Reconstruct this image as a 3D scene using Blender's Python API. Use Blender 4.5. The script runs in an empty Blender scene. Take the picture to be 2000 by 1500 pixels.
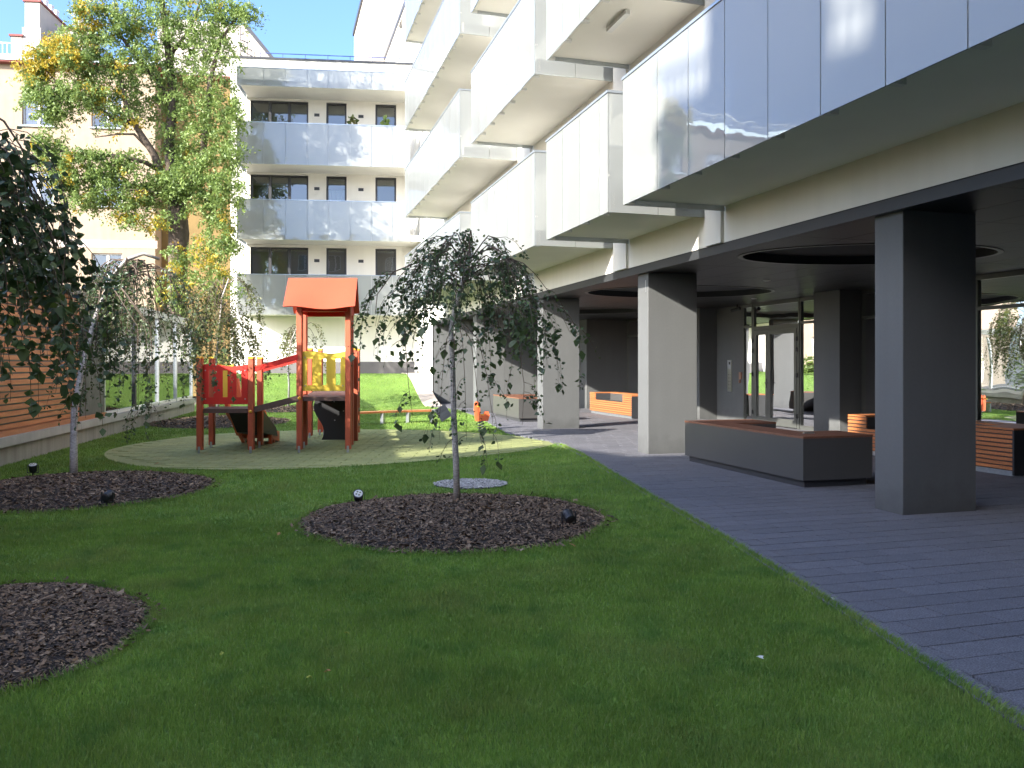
import bpy, math, random
import numpy as np
from mathutils import Vector, Matrix
R = math.radians
random.seed(7); rng = np.random.default_rng(7)
sc = bpy.context.scene
COL = sc.collection

# ------------------------------------------------------------------ camera
cam_d = bpy.data.cameras.new('camera'); cam = bpy.data.objects.new('camera', cam_d); COL.objects.link(cam)
cam.location = (0, 0, 1.5); cam.rotation_euler = (R(90), 0, 0)
cam_d.sensor_width = 36; cam_d.lens = 36 * 1610 / 2000; cam_d.shift_y = -38 / 2000
cam_d.clip_start = 0.05; cam_d.clip_end = 2000
sc.camera = cam

# ------------------------------------------------------------------ light
SUN = Vector((0.82, 0.759, -0.475)).normalized()          # direction the light travels
ELEV = math.asin(-SUN.z); AZ = math.atan2(-SUN.x, -SUN.y)  # where the sun stands, from +Y towards +X
w = bpy.data.worlds.new('World'); sc.world = w; w.use_nodes = True
nt = w.node_tree; nt.nodes.clear()
sky = nt.nodes.new('ShaderNodeTexSky'); sky.sky_type = 'NISHITA'; sky.sun_disc = False
sky.sun_elevation = ELEV; sky.sun_rotation = AZ
sky.air_density = 0.75; sky.dust_density = 2.6; sky.ozone_density = 5.0
bg = nt.nodes.new('ShaderNodeBackground'); bg.inputs['Strength'].default_value = 0.15
wo = nt.nodes.new('ShaderNodeOutputWorld')
nt.links.new(sky.outputs[0], bg.inputs[0]); nt.links.new(bg.outputs[0], wo.inputs[0])
sd = bpy.data.lights.new('sun', 'SUN'); sd.energy = 3.4; sd.angle = R(0.53); sd.color = (1.0, 0.95, 0.86)
so = bpy.data.objects.new('sun', sd); COL.objects.link(so)
so.rotation_euler = SUN.to_track_quat('-Z', 'Y').to_euler(); so.location = (-20, -20, 30)
sc.view_settings.view_transform = 'Standard'; sc.view_settings.look = 'None'
sc.view_settings.exposure = 2.08; sc.view_settings.gamma = 1.0
try: sc.view_settings.use_curve_mapping = False
except Exception: pass
sc.cycles.max_bounces = 8; sc.cycles.diffuse_bounces = 5; sc.cycles.glossy_bounces = 4
sc.cycles.transmission_bounces = 6; sc.cycles.transparent_max_bounces = 16
sc.cycles.caustics_reflective = False; sc.cycles.caustics_refractive = False
sc.cycles.sample_clamp_indirect = 6

# ------------------------------------------------------------------ materials
MATS = {}
def add_low_dirt(m, height, fac):
    t = m.node_tree; N = t.nodes; Lk = t.links; b = N['Principled BSDF']; src = b.inputs[0].links[0].from_socket
    tc = N.new('ShaderNodeTexCoord'); sp = N.new('ShaderNodeSeparateXYZ'); Lk.new(tc.outputs['Object'], sp.inputs[0])
    nz = N.new('ShaderNodeTexNoise'); nz.inputs['Scale'].default_value = 6; nz.inputs['Detail'].default_value = 8; Lk.new(tc.outputs['Object'], nz.inputs['Vector'])
    ad = N.new('ShaderNodeMath'); ad.operation = 'MULTIPLY_ADD'; ad.inputs[1].default_value = .5; Lk.new(nz.outputs['Fac'], ad.inputs[0]); Lk.new(sp.outputs['Z'], ad.inputs[2])
    mr = N.new('ShaderNodeMapRange'); mr.inputs['From Min'].default_value = .22; mr.inputs['From Max'].default_value = .22 + height; mr.inputs['To Min'].default_value = fac; Lk.new(ad.outputs[0], mr.inputs[0])
    hs = N.new('ShaderNodeHueSaturation'); Lk.new(mr.outputs[0], hs.inputs['Value']); Lk.new(src, hs.inputs['Color']); Lk.new(hs.outputs[0], b.inputs[0])
def add_patch(m, col, scale, lo, hi, amt):
    t = m.node_tree; N = t.nodes; Lk = t.links
    for b in [n for n in N if n.type in ('BSDF_PRINCIPLED', 'BSDF_TRANSLUCENT')]:
        inp = b.inputs[0]; src = inp.links[0].from_socket
        nz = N.new('ShaderNodeTexNoise'); nz.inputs['Scale'].default_value = scale; nz.inputs['Detail'].default_value = 5
        tc = N.new('ShaderNodeTexCoord'); Lk.new(tc.outputs['Object'], nz.inputs['Vector'])
        mr = N.new('ShaderNodeMapRange'); mr.inputs['From Min'].default_value = lo; mr.inputs['From Max'].default_value = hi; mr.inputs['To Max'].default_value = amt
        Lk.new(nz.outputs['Fac'], mr.inputs[0]); mx = N.new('ShaderNodeMix'); mx.data_type = 'RGBA'
        Lk.new(mr.outputs[0], mx.inputs[0]); Lk.new(src, mx.inputs[6]); mx.inputs[7].default_value = (*col, 1); Lk.new(mx.outputs[2], inp)
def mat(name, col, rough=0.6, noise=None, bump=None, spec=0.5, metal=0.0, island=0.0, objrand=0.0,
        transl=0.0, coat=0.0, cols=None, stretch=(1, 1, 1), coords='Object', streak=0.0):
    """noise=(scale, amount); bump=(scale, strength[m])"""
    m = bpy.data.materials.new(name); m.use_nodes = True; t = m.node_tree; N = t.nodes; Lk = t.links
    b = N['Principled BSDF']; out = N['Material Output']
    b.inputs['Roughness'].default_value = rough; b.inputs['Metallic'].default_value = metal
    b.inputs['Specular IOR Level'].default_value = spec; b.inputs['Coat Weight'].default_value = coat
    b.inputs['Coat Roughness'].default_value = 0.08
    rgb = N.new('ShaderNodeRGB'); rgb.outputs[0].default_value = (*col, 1); cur = rgb.outputs[0]
    tc = N.new('ShaderNodeTexCoord'); mp = N.new('ShaderNodeMapping'); mp.inputs['Scale'].default_value = stretch
    Lk.new(tc.outputs[coords], mp.inputs[0])
    def value(fac_socket, lo, hi):
        nonlocal cur
        mr = N.new('ShaderNodeMapRange'); mr.inputs['To Min'].default_value = lo; mr.inputs['To Max'].default_value = hi
        Lk.new(fac_socket, mr.inputs['Value'])
        hs = N.new('ShaderNodeHueSaturation'); Lk.new(mr.outputs[0], hs.inputs['Value']); Lk.new(cur, hs.inputs['Color']); cur = hs.outputs[0]
        return mr
    geo = None
    if cols:      # random colour among several per island
        geo = N.new('ShaderNodeNewGeometry'); cr = N.new('ShaderNodeValToRGB'); cr.color_ramp.interpolation = 'LINEAR'
        el = cr.color_ramp.elements
        while len(el) < len(cols): el.new(0.5)
        for i, c in enumerate(cols): el[i].position = i / (len(cols) - 1); el[i].color = (*c, 1)
        Lk.new(geo.outputs['Random Per Island'], cr.inputs[0]); cur = cr.outputs[0]
    if noise:
        for k, (s, a) in enumerate(noise if isinstance(noise[0], (tuple, list)) else [noise]):
            nz = N.new('ShaderNodeTexNoise'); nz.inputs['Scale'].default_value = s; nz.inputs['Detail'].default_value = 6
            Lk.new(mp.outputs[0], nz.inputs['Vector']); mr = value(nz.outputs['Fac'], 1 - a, 1 + a)
            mr.inputs['From Min'].default_value = 0.3; mr.inputs['From Max'].default_value = 0.7
    if streak:
        m2 = N.new('ShaderNodeMapping'); m2.inputs['Scale'].default_value = (2.5, 2.5, 0.12); Lk.new(tc.outputs[coords], m2.inputs[0])
        nz = N.new('ShaderNodeTexNoise'); nz.inputs['Scale'].default_value = 2.0; nz.inputs['Detail'].default_value = 8
        Lk.new(m2.outputs[0], nz.inputs['Vector']); mr = value(nz.outputs['Fac'], 1 - streak, 1 + streak * .4)
        mr.inputs['From Min'].default_value = 0.3; mr.inputs['From Max'].default_value = 0.6
    if island:
        geo = geo or N.new('ShaderNodeNewGeometry'); value(geo.outputs['Random Per Island'], 1 - island, 1 + island)
    if objrand:
        oi = N.new('ShaderNodeObjectInfo'); value(oi.outputs['Random'], 1 - objrand, 1 + objrand)
    Lk.new(cur, b.inputs['Base Color'])
    if bump:
        hsum = None
        for s, st in (bump if isinstance(bump[0], (tuple, list)) else [bump]):
            nz = N.new('ShaderNodeTexNoise'); nz.inputs['Scale'].default_value = s; nz.inputs['Detail'].default_value = 4
            Lk.new(mp.outputs[0], nz.inputs['Vector'])
            bp = N.new('ShaderNodeBump'); bp.inputs['Strength'].default_value = 1.0; bp.inputs['Distance'].default_value = st
            Lk.new(nz.outputs['Fac'], bp.inputs['Height'])
            if hsum: Lk.new(hsum, bp.inputs['Normal'])
            hsum = bp.outputs[0]
        Lk.new(hsum, b.inputs['Normal']); Lk.new(hsum, b.inputs['Coat Normal'])
    if transl:
        tr = N.new('ShaderNodeBsdfTranslucent'); Lk.new(cur, tr.inputs['Color'])
        mx = N.new('ShaderNodeMixShader'); mx.inputs[0].default_value = transl
        Lk.new(b.outputs[0], mx.inputs[1]); Lk.new(tr.outputs[0], mx.inputs[2]); Lk.new(mx.outputs[0], out.inputs[0])
    MATS[name] = m
    return m

def glass_mat(name, tint=(0.8, 0.85, 0.85), base=0.12, wob=0.004, wscale=1.2, rough=0.0):
    m = bpy.data.materials.new(name); m.use_nodes = True; t = m.node_tree; N = t.nodes; Lk = t.links
    N.remove(N['Principled BSDF']); out = N['Material Output']
    tr = N.new('ShaderNodeBsdfTransparent'); tr.inputs[0].default_value = (*tint, 1)
    gl = N.new('ShaderNodeBsdfGlossy'); gl.inputs['Roughness'].default_value = rough; gl.inputs[0].default_value = (.95, .97, 1, 1)
    tc = N.new('ShaderNodeTexCoord'); nz = N.new('ShaderNodeTexNoise'); nz.inputs['Scale'].default_value = wscale; nz.inputs['Detail'].default_value = 1
    Lk.new(tc.outputs['Object'], nz.inputs[0]); bp = N.new('ShaderNodeBump'); bp.inputs['Strength'].default_value = 1; bp.inputs['Distance'].default_value = wob
    Lk.new(nz.outputs['Fac'], bp.inputs['Height']); Lk.new(bp.outputs[0], gl.inputs['Normal'])
    fr = N.new('ShaderNodeFresnel'); fr.inputs[0].default_value = 1.55; mr = N.new('ShaderNodeMapRange')
    mr.inputs['From Min'].default_value = 0.04; mr.inputs['To Min'].default_value = base; mr.inputs['To Max'].default_value = 1.0
    Lk.new(fr.outputs[0], mr.inputs[0]); mx = N.new('ShaderNodeMixShader'); Lk.new(mr.outputs[0], mx.inputs[0])
    Lk.new(tr.outputs[0], mx.inputs[1]); Lk.new(gl.outputs[0], mx.inputs[2]); Lk.new(mx.outputs[0], out.inputs[0])
    MATS[name] = m; return m

def milk_mat(name, col=(0.60, 0.62, 0.60), thru=0.27):
    """printed balustrade glass: a milky translucent sheet with a polished, slightly wavy face"""
    m = bpy.data.materials.new(name); m.use_nodes = True; t = m.node_tree; N = t.nodes; Lk = t.links
    N.remove(N['Principled BSDF']); out = N['Material Output']
    df = N.new('ShaderNodeBsdfDiffuse'); df.inputs[0].default_value = (*col, 1)
    tl = N.new('ShaderNodeBsdfTranslucent'); tl.inputs[0].default_value = (*col, 1)
    tp = N.new('ShaderNodeBsdfTransparent'); tp.inputs[0].default_value = (.93, .95, .94, 1)
    a = N.new('ShaderNodeMixShader'); a.inputs[0].default_value = 0.5; Lk.new(df.outputs[0], a.inputs[1]); Lk.new(tl.outputs[0], a.inputs[2])
    b = N.new('ShaderNodeMixShader'); b.inputs[0].default_value = thru; Lk.new(a.outputs[0], b.inputs[1]); Lk.new(tp.outputs[0], b.inputs[2])
    gl = N.new('ShaderNodeBsdfGlossy'); gl.inputs['Roughness'].default_value = 0.0; gl.inputs[0].default_value = (.76, .86, 1, 1)
    tc = N.new('ShaderNodeTexCoord'); nz = N.new('ShaderNodeTexNoise'); nz.inputs['Scale'].default_value = 1.6; nz.inputs['Detail'].default_value = 1.5
    fr_ = None; oi = N.new('ShaderNodeObjectInfo'); ad = N.new('ShaderNodeVectorMath'); ad.operation = 'ADD'
    Lk.new(tc.outputs['Object'], ad.inputs[0]); Lk.new(oi.outputs['Random'], ad.inputs[1]); Lk.new(ad.outputs[0], nz.inputs[0])
    bp = N.new('ShaderNodeBump'); bp.inputs['Strength'].default_value = 1; bp.inputs['Distance'].default_value = 0.006
    Lk.new(nz.outputs['Fac'], bp.inputs['Height']); Lk.new(bp.outputs[0], gl.inputs['Normal'])
    fr = N.new('ShaderNodeFresnel'); fr.inputs[0].default_value = 1.7
    c = N.new('ShaderNodeMixShader'); Lk.new(fr.outputs[0], c.inputs[0]); Lk.new(b.outputs[0], c.inputs[1]); Lk.new(gl.outputs[0], c.inputs[2])
    Lk.new(c.outputs[0], out.inputs[0]); MATS[name] = m; return m

white = mat('white_render', (0.75, 0.725, 0.66), 0.85, noise=(0.8, 0.03), bump=(90, 0.0012), streak=0.03)
soffit = mat('soffit_paint', (0.80, 0.78, 0.72), 0.85, noise=(1.2, 0.03), bump=(70, 0.0008))
trim = mat('pale_metal', (0.68, 0.68, 0.66), 0.5)
railm = mat('rail_metal', (0.42, 0.46, 0.50), 0.35, metal=0.7)
colm = mat('column_paint', (0.112, 0.115, 0.114), 0.7, noise=((1.5, 0.05), (30, 0.03)), bump=(140, 0.0010), streak=0.04)
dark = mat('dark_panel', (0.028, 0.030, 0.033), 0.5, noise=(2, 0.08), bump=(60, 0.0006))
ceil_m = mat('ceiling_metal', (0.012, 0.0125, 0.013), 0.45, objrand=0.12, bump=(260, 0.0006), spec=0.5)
ring_m = mat('ceiling_ring', (0.10, 0.10, 0.095), 0.4)
frame_m = mat('frame_graphite', (0.045, 0.046, 0.05), 0.4)
doorframe = mat('door_frame_grey', (0.13, 0.135, 0.125), 0.35, metal=0.4)
add_low_dirt(colm, .35, .72)
milk = milk_mat('milk_glass')
wglass = glass_mat('window_glass', base=0.13, wob=0.002)
dglass = glass_mat('door_glass', tint=(0.5, 0.55, 0.52), base=0.10, wob=0.004)
pglass = glass_mat('pavilion_glass', tint=(0.85, 0.88, 0.88), base=0.10, wob=0.003)
blind = mat('blind_fabric', (0.20, 0.18, 0.15), 0.9, bump=((60, 0.001)), stretch=(1, 1, 6))
room_m = mat('room_dark', (0.05, 0.052, 0.056), 0.9)
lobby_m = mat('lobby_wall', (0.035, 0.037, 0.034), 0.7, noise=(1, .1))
stone = mat('paver_stone', (0.145, 0.143, 0.158), 0.75, noise=((1.1, 0.12), (9, .1), (110, 0.6)), bump=((180, 0.0014), (25, .001)), island=0.06, objrand=0.08)
joint = mat('joint_sand', (0.035, 0.035, 0.038), 0.95, noise=(40, .3))
edge_m = mat('edging_concrete', (0.16, 0.16, 0.168), 0.8, noise=((4, 0.1), (150, .25)), bump=(160, 0.001), objrand=.08)
conc = mat('concrete', (0.30, 0.295, 0.285), 0.85, noise=((2, 0.1), (40, .06)), bump=(60, 0.0015), streak=0.22)
conc_l = mat('concrete_cap', (0.42, 0.42, 0.41), 0.8, noise=((2, 0.08), (60, .05)), bump=(80, 0.001), streak=0.08)
conc_p = mat('pale_concrete', (0.45, 0.39, 0.33), 0.9, noise=(3, .1), bump=(40, .002))
plinth_m = mat('plinth_grey', (0.15, 0.14, 0.135), 0.8, noise=(3, .08), bump=(80, .001))
rubber = mat('rubber_tile', (0.27, 0.29, 0.11), 0.9, noise=((1.2, .1), (60, .2)), bump=(150, 0.001), island=0.07)
soil = mat('lawn_soil', (0.12, 0.21, 0.03), 0.95, noise=((1.5, .15), (40, .35)), bump=(60, 0.01))
gravel_g = mat('ground_dirt', (0.12, 0.11, 0.09), 0.95, noise=(2, .2))
mulch = mat('mulch_soil', (0.035, 0.026, 0.021), 0.95, noise=((20, .35), (4, .15)), bump=((45, 0.02), (140, .006)))
chip = mat('bark_chip', (0.09, 0.065, 0.05), 0.85, cols=[(0.045, 0.03, 0.02), (0.11, 0.072, 0.045), (0.17, 0.11, 0.066), (0.08, 0.052, 0.036), (0.27, 0.18, 0.11), (0.12, 0.08, 0.052), (0.40, 0.29, 0.19)])
pebble = mat('pebble', (0.3, 0.3, 0.29), 0.7, cols=[(0.16, 0.16, 0.16), (0.35, 0.34, 0.33), (0.24, 0.23, 0.22), (0.5, 0.49, 0.47), (.28, .27, .25)])
GR = [(0.185, 0.31, 0.06), (0.22, 0.35, 0.065), (0.165, 0.28, 0.055), (0.245, 0.37, 0.075), (0.20, 0.325, 0.06), (0.33, 0.40, 0.14)]
grass_m = mat('grass_blade', (0.08, 0.17, 0.03), 0.55, cols=GR, noise=((0.6, .20), (2.2, .14), (9, .10)), transl=0.35, spec=0.12)
add_patch(grass_m, (0.30, 0.33, 0.11), 1.3, .5, .72, .5); add_patch(grass_m, (0.07, 0.19, 0.05), 3.1, .52, .7, .55)
wood_o = mat('slat_wood', (0.42, 0.15, 0.05), 0.5, noise=((3, .15), (30, .1)), bump=(40, .001), stretch=(1, 12, 12), objrand=0.12)
wood_p = mat('pavilion_wood', (0.52, 0.205, 0.085), 0.6, noise=((2, .15), (25, .12)), bump=(30, .0015), stretch=(10, 1, 10), objrand=0.16)
wood_b = mat('bench_top_wood', (0.20, 0.085, 0.05), 0.5, noise=((3, .12), (40, .1)), bump=(60, .0006))
planter_m = mat('planter_panel', (0.075, 0.073, 0.07), 0.35, noise=(2, .03))
post_m = mat('post_stain', (0.42, 0.085, 0.035), 0.5, noise=((4, .12), (40, .08)), bump=(50, .0008), stretch=(6, 6, 1), objrand=.05)
deck_m = mat('deck_dark', (0.10, 0.055, 0.04), 0.6, noise=(20, .15), bump=(80, .001))
roof_o = mat('roof_orange', (0.52, 0.085, 0.035), 0.45, noise=((2, .04), (60, .05)), bump=(120, .0005))
red_m = mat('panel_red', (0.58, 0.035, 0.025), 0.35, noise=(3, .04))
yel_m = mat('panel_yellow', (0.70, 0.47, 0.05), 0.4, noise=(3, .04))
orange_m = mat('slide_orange', (0.75, 0.16, 0.06), 0.35)
cap_y = mat('cap_yellow', (0.80, 0.42, 0.03), 0.4)
blackp = mat('black_plastic', (0.022, 0.022, 0.024), 0.4, bump=(30, .001))
galv = mat('galvanised', (0.45, 0.47, 0.48), 0.4, metal=0.8, noise=(20, .15))
steel = mat('brushed_steel', (0.5, 0.5, 0.48), 0.3, metal=0.9)
bark_w = mat('birch_bark', (0.42, 0.38, 0.34), 0.8, noise=((6, .2), (30, .35)), bump=(40, .004), stretch=(1, 1, 3))
twig_m = mat('birch_twig', (0.10, 0.07, 0.05), 0.8)
bark_d = mat('old_bark', (0.085, 0.062, 0.045), 0.9, noise=((8, .3),), bump=(25, .03), stretch=(2, 2, .5))
leaf_b = mat('birch_leaf', (0.05, 0.09, 0.03), 0.45, cols=[(0.05, 0.085, 0.035), (0.07, 0.115, 0.042), (0.058, 0.09, 0.045), (0.085, 0.13, 0.042), (0.055, 0.095, 0.04), (0.13, 0.19, 0.04)], transl=0.28, spec=0.55)
leaf_bb = mat('birch_leaf_far', (0.1, 0.13, 0.04), 0.5, cols=[(0.07, 0.11, 0.03), (0.11, 0.14, 0.04), (0.16, 0.17, 0.05), (0.09, 0.12, 0.035), (0.2, 0.17, 0.05)], transl=0.35)
leaf_l = mat('locust_leaf', (0.09, 0.14, 0.03), 0.5, cols=[(0.13, 0.20, 0.055), (0.18, 0.26, 0.07), (0.22, 0.30, 0.08), (0.15, 0.23, 0.065), (0.28, 0.36, 0.09), (.20, .28, .08)], transl=0.4)
leaf_y = mat('locust_leaf_yellow', (0.4, 0.27, 0.03), 0.5, cols=[(0.60, 0.38, 0.03), (0.42, 0.34, 0.04), (0.62, 0.45, 0.05), (0.30, 0.32, 0.05), (.55, .32, .03)], transl=0.4)
tan_m = mat('old_stucco', (0.33, 0.255, 0.18), 0.9, noise=((0.5, .06), (3, .06)), bump=(60, .002), streak=0.07)
ochre_m = mat('ochre_stucco', (0.20, 0.135, 0.05), 0.9, noise=((0.6, .12), (3, .08)), bump=(60, .002), streak=0.1)
cream_m = mat('cream_render', (0.42, 0.37, 0.32), 0.9, noise=((1, .05),), bump=(60, .001), streak=0.06)
brick_r = mat('coping_red', (0.22, 0.06, 0.05), 0.8)
zinc = mat('zinc_sheet', (0.35, 0.40, 0.40), 0.45, metal=.4)
winw = mat('window_white', (0.72, 0.71, 0.68), 0.5)
curtain = mat('curtain_white', (0.6, 0.6, 0.62), 0.9, transl=.3)
lampw = mat('lamp_lens', (0.75, 0.74, 0.68), 0.2)

# ------------------------------------------------------------------ mesh helpers
class MB:
    def __init__(s): s.v = []; s.f = []
    def quad(s, a, b, c, d):
        n = len(s.v); s.v += [tuple(a), tuple(b), tuple(c), tuple(d)]; s.f.append((n, n + 1, n + 2, n + 3)); return s
    def poly(s, pts):
        n = len(s.v); s.v += [tuple(p) for p in pts]; s.f.append(tuple(range(n, n + len(pts)))); return s
    def hexa(s, p):   # 8 points, bottom ring 0-3 ccw, top ring 4-7
        n = len(s.v); s.v += [tuple(q) for q in p]
        for f in ((3, 2, 1, 0), (4, 5, 6, 7), (0, 1, 5, 4), (1, 2, 6, 5), (2, 3, 7, 6), (3, 0, 4, 7)): s.f.append(tuple(n + i for i in f))
        return s
    def box(s, x0, x1, y0, y1, z0, z1, ins=0.0):
        return s.hexa([(x0, y0, z0), (x1, y0, z0), (x1, y1, z0), (x0, y1, z0),
                       (x0 + ins, y0 + ins, z1), (x1 - ins, y0 + ins, z1), (x1 - ins, y1 - ins, z1), (x0 + ins, y1 - ins, z1)])
    def rbox(s, x0, x1, y0, y1, z0, z1, b=0.01):
        """box with chamfered vertical and top edges"""
        def ring(i, z): return [(x0 + i + b, y0 + i, z), (x1 - i - b, y0 + i, z), (x1 - i, y0 + i + b, z), (x1 - i, y1 - i - b, z),
                                (x1 - i - b, y1 - i, z), (x0 + i + b, y1 - i, z), (x0 + i, y1 - i - b, z), (x0 + i, y0 + i + b, z)]
        n = len(s.v); s.v += ring(0, z0) + ring(0, z1 - b) + ring(b, z1)
        for k in range(2):
            for i in range(8):
                j = (i + 1) % 8; s.f.append((n + k * 8 + i, n + k * 8 + j, n + k * 8 + 8 + j, n + k * 8 + 8 + i))
        s.f.append(tuple(n + 16 + i for i in range(8))); s.f.append(tuple(n + 7 - i for i in range(8)))
        return s
    def tube(s, pts, rad, n=8, cap=True):
        pts = [Vector(p) for p in pts]
        if not hasattr(rad, '__len__'): rad = [rad] * len(pts)
        base = len(s.v); up = Vector((0, 0, 1)); px = None
        for i, p in enumerate(pts):
            d = (pts[min(i + 1, len(pts) - 1)] - pts[max(i - 1, 0)]).normalized()
            if px is None: px = d.cross(up if abs(d.z) < 0.95 else Vector((1, 0, 0))).normalized()
            px = (px - d * px.dot(d)).normalized(); py = d.cross(px)
            for k in range(n):
                a = 2 * math.pi * k / n; s.v.append(tuple(p + (px * math.cos(a) + py * math.sin(a)) * rad[i]))
        for i in range(len(pts) - 1):
            for k in range(n):
                k2 = (k + 1) % n; s.f.append((base + i * n + k, base + i * n + k2, base + (i + 1) * n + k2, base + (i + 1) * n + k))
        if cap:
            s.f.append(tuple(base + n - 1 - k for k in range(n))); s.f.append(tuple(base + (len(pts) - 1) * n + k for k in range(n)))
        return s
    def lathe(s, prof, c=(0, 0, 0), n=20):
        b = len(s.v)
        for r, z in prof:
            for k in range(n):
                a = 2 * math.pi * k / n; s.v.append((c[0] + r * math.cos(a), c[1] + r * math.sin(a), c[2] + z))
        for i in range(len(prof) - 1):
            for k in range(n):
                k2 = (k + 1) % n; s.f.append((b + i * n + k, b + i * n + k2, b + (i + 1) * n + k2, b + (i + 1) * n + k))
        s.f.append(tuple(b + n - 1 - k for k in range(n))); s.f.append(tuple(b + (len(prof) - 1) * n + k for k in range(n)))
        return s
    def mesh(s, name, m):
        me = bpy.data.meshes.new(name); me.from_pydata(s.v, [], s.f); me.update()
        if m: me.materials.append(m)
        return me
    def obj(s, name, m, parent=None, smooth=False, **kw):
        me = s.mesh(name, m)
        if smooth: me.polygons.foreach_set('use_smooth', [True] * len(me.polygons))
        o = bpy.data.objects.new(name, me); COL.objects.link(o)
        if parent: o.parent = parent
        for k, v in kw.items(): o[k] = v
        return o
def inst(me, name, parent=None, loc=(0, 0, 0), rz=0.0, scale=None):
    o = bpy.data.objects.new(name, me); COL.objects.link(o); o.parent = parent; o.location = loc; o.rotation_euler = (0, 0, rz)
    if scale: o.scale = scale
    return o
def thing(name, label, cat, loc=(0, 0, 0), rz=0.0, group=None):
    o = bpy.data.objects.new(name, None); COL.objects.link(o); o.location = loc; o.rotation_euler = (0, 0, rz)
    o.empty_display_size = 0.2; o['label'] = label; o['category'] = cat
    if group: o['group'] = group
    return o
def tag(o, label, cat, group=None):
    o['label'] = label; o['category'] = cat
    if group: o['group'] = group
    return o
def npmesh(name, V, F, m, parent=None, smooth=False, **kw):
    """V (n,3), F (k,c) same-size faces"""
    me = bpy.data.meshes.new(name); k, c = F.shape
    me.vertices.add(len(V)); me.vertices.foreach_set('co', np.asarray(V, dtype=np.float32).ravel())
    me.loops.add(k * c); me.loops.foreach_set('vertex_index', np.asarray(F, dtype=np.int32).ravel())
    me.polygons.add(k); me.polygons.foreach_set('loop_start', np.arange(0, k * c, c, dtype=np.int32))
    try: me.polygons.foreach_set('loop_total', np.full(k, c, dtype=np.int32))
    except Exception: pass
    me.update(calc_edges=True); me.validate()
    me.materials.append(m)
    if smooth: me.polygons.foreach_set('use_smooth', [True] * k)
    o = bpy.data.objects.new(name, me); COL.objects.link(o)
    if parent: o.parent = parent
    for a, b in kw.items(): o[a] = b
    return o
def holes_wall(mb, T, x0, x1, z0, z1, holes, depth=0.15):
    """wall in a plane; T(a, d, z) maps along / into the wall / up to a point"""
    xs = sorted({x0, x1, *[h[0] for h in holes], *[h[1] for h in holes]}); zs = sorted({z0, z1, *[h[2] for h in holes], *[h[3] for h in holes]})
    for i in range(len(xs) - 1):
        for j in range(len(zs) - 1):
            cx, cz = (xs[i] + xs[i + 1]) / 2, (zs[j] + zs[j + 1]) / 2
            if any(h[0] < cx < h[1] and h[2] < cz < h[3] for h in holes): continue
            mb.quad(T(xs[i], 0, zs[j]), T(xs[i + 1], 0, zs[j]), T(xs[i + 1], 0, zs[j + 1]), T(xs[i], 0, zs[j + 1]))
    for a, b, c, d in holes:
        mb.quad(T(a, 0, c), T(a, depth, c), T(a, depth, d), T(a, 0, d)); mb.quad(T(b, depth, c), T(b, 0, c), T(b, 0, d), T(b, depth, d))
        mb.quad(T(a, 0, d), T(a, depth, d), T(b, depth, d), T(b, 0, d)); mb.quad(T(a, depth, c), T(a, 0, c), T(b, 0, c), T(b, depth, c))
def tbox(mb, T, a0, a1, d0, d1, z0, z1):
    return mb.hexa([T(a0, d0, z0), T(a1, d0, z0), T(a1, d1, z0), T(a0, d1, z0), T(a0, d0, z1), T(a1, d0, z1), T(a1, d1, z1), T(a0, d1, z1)])
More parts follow.
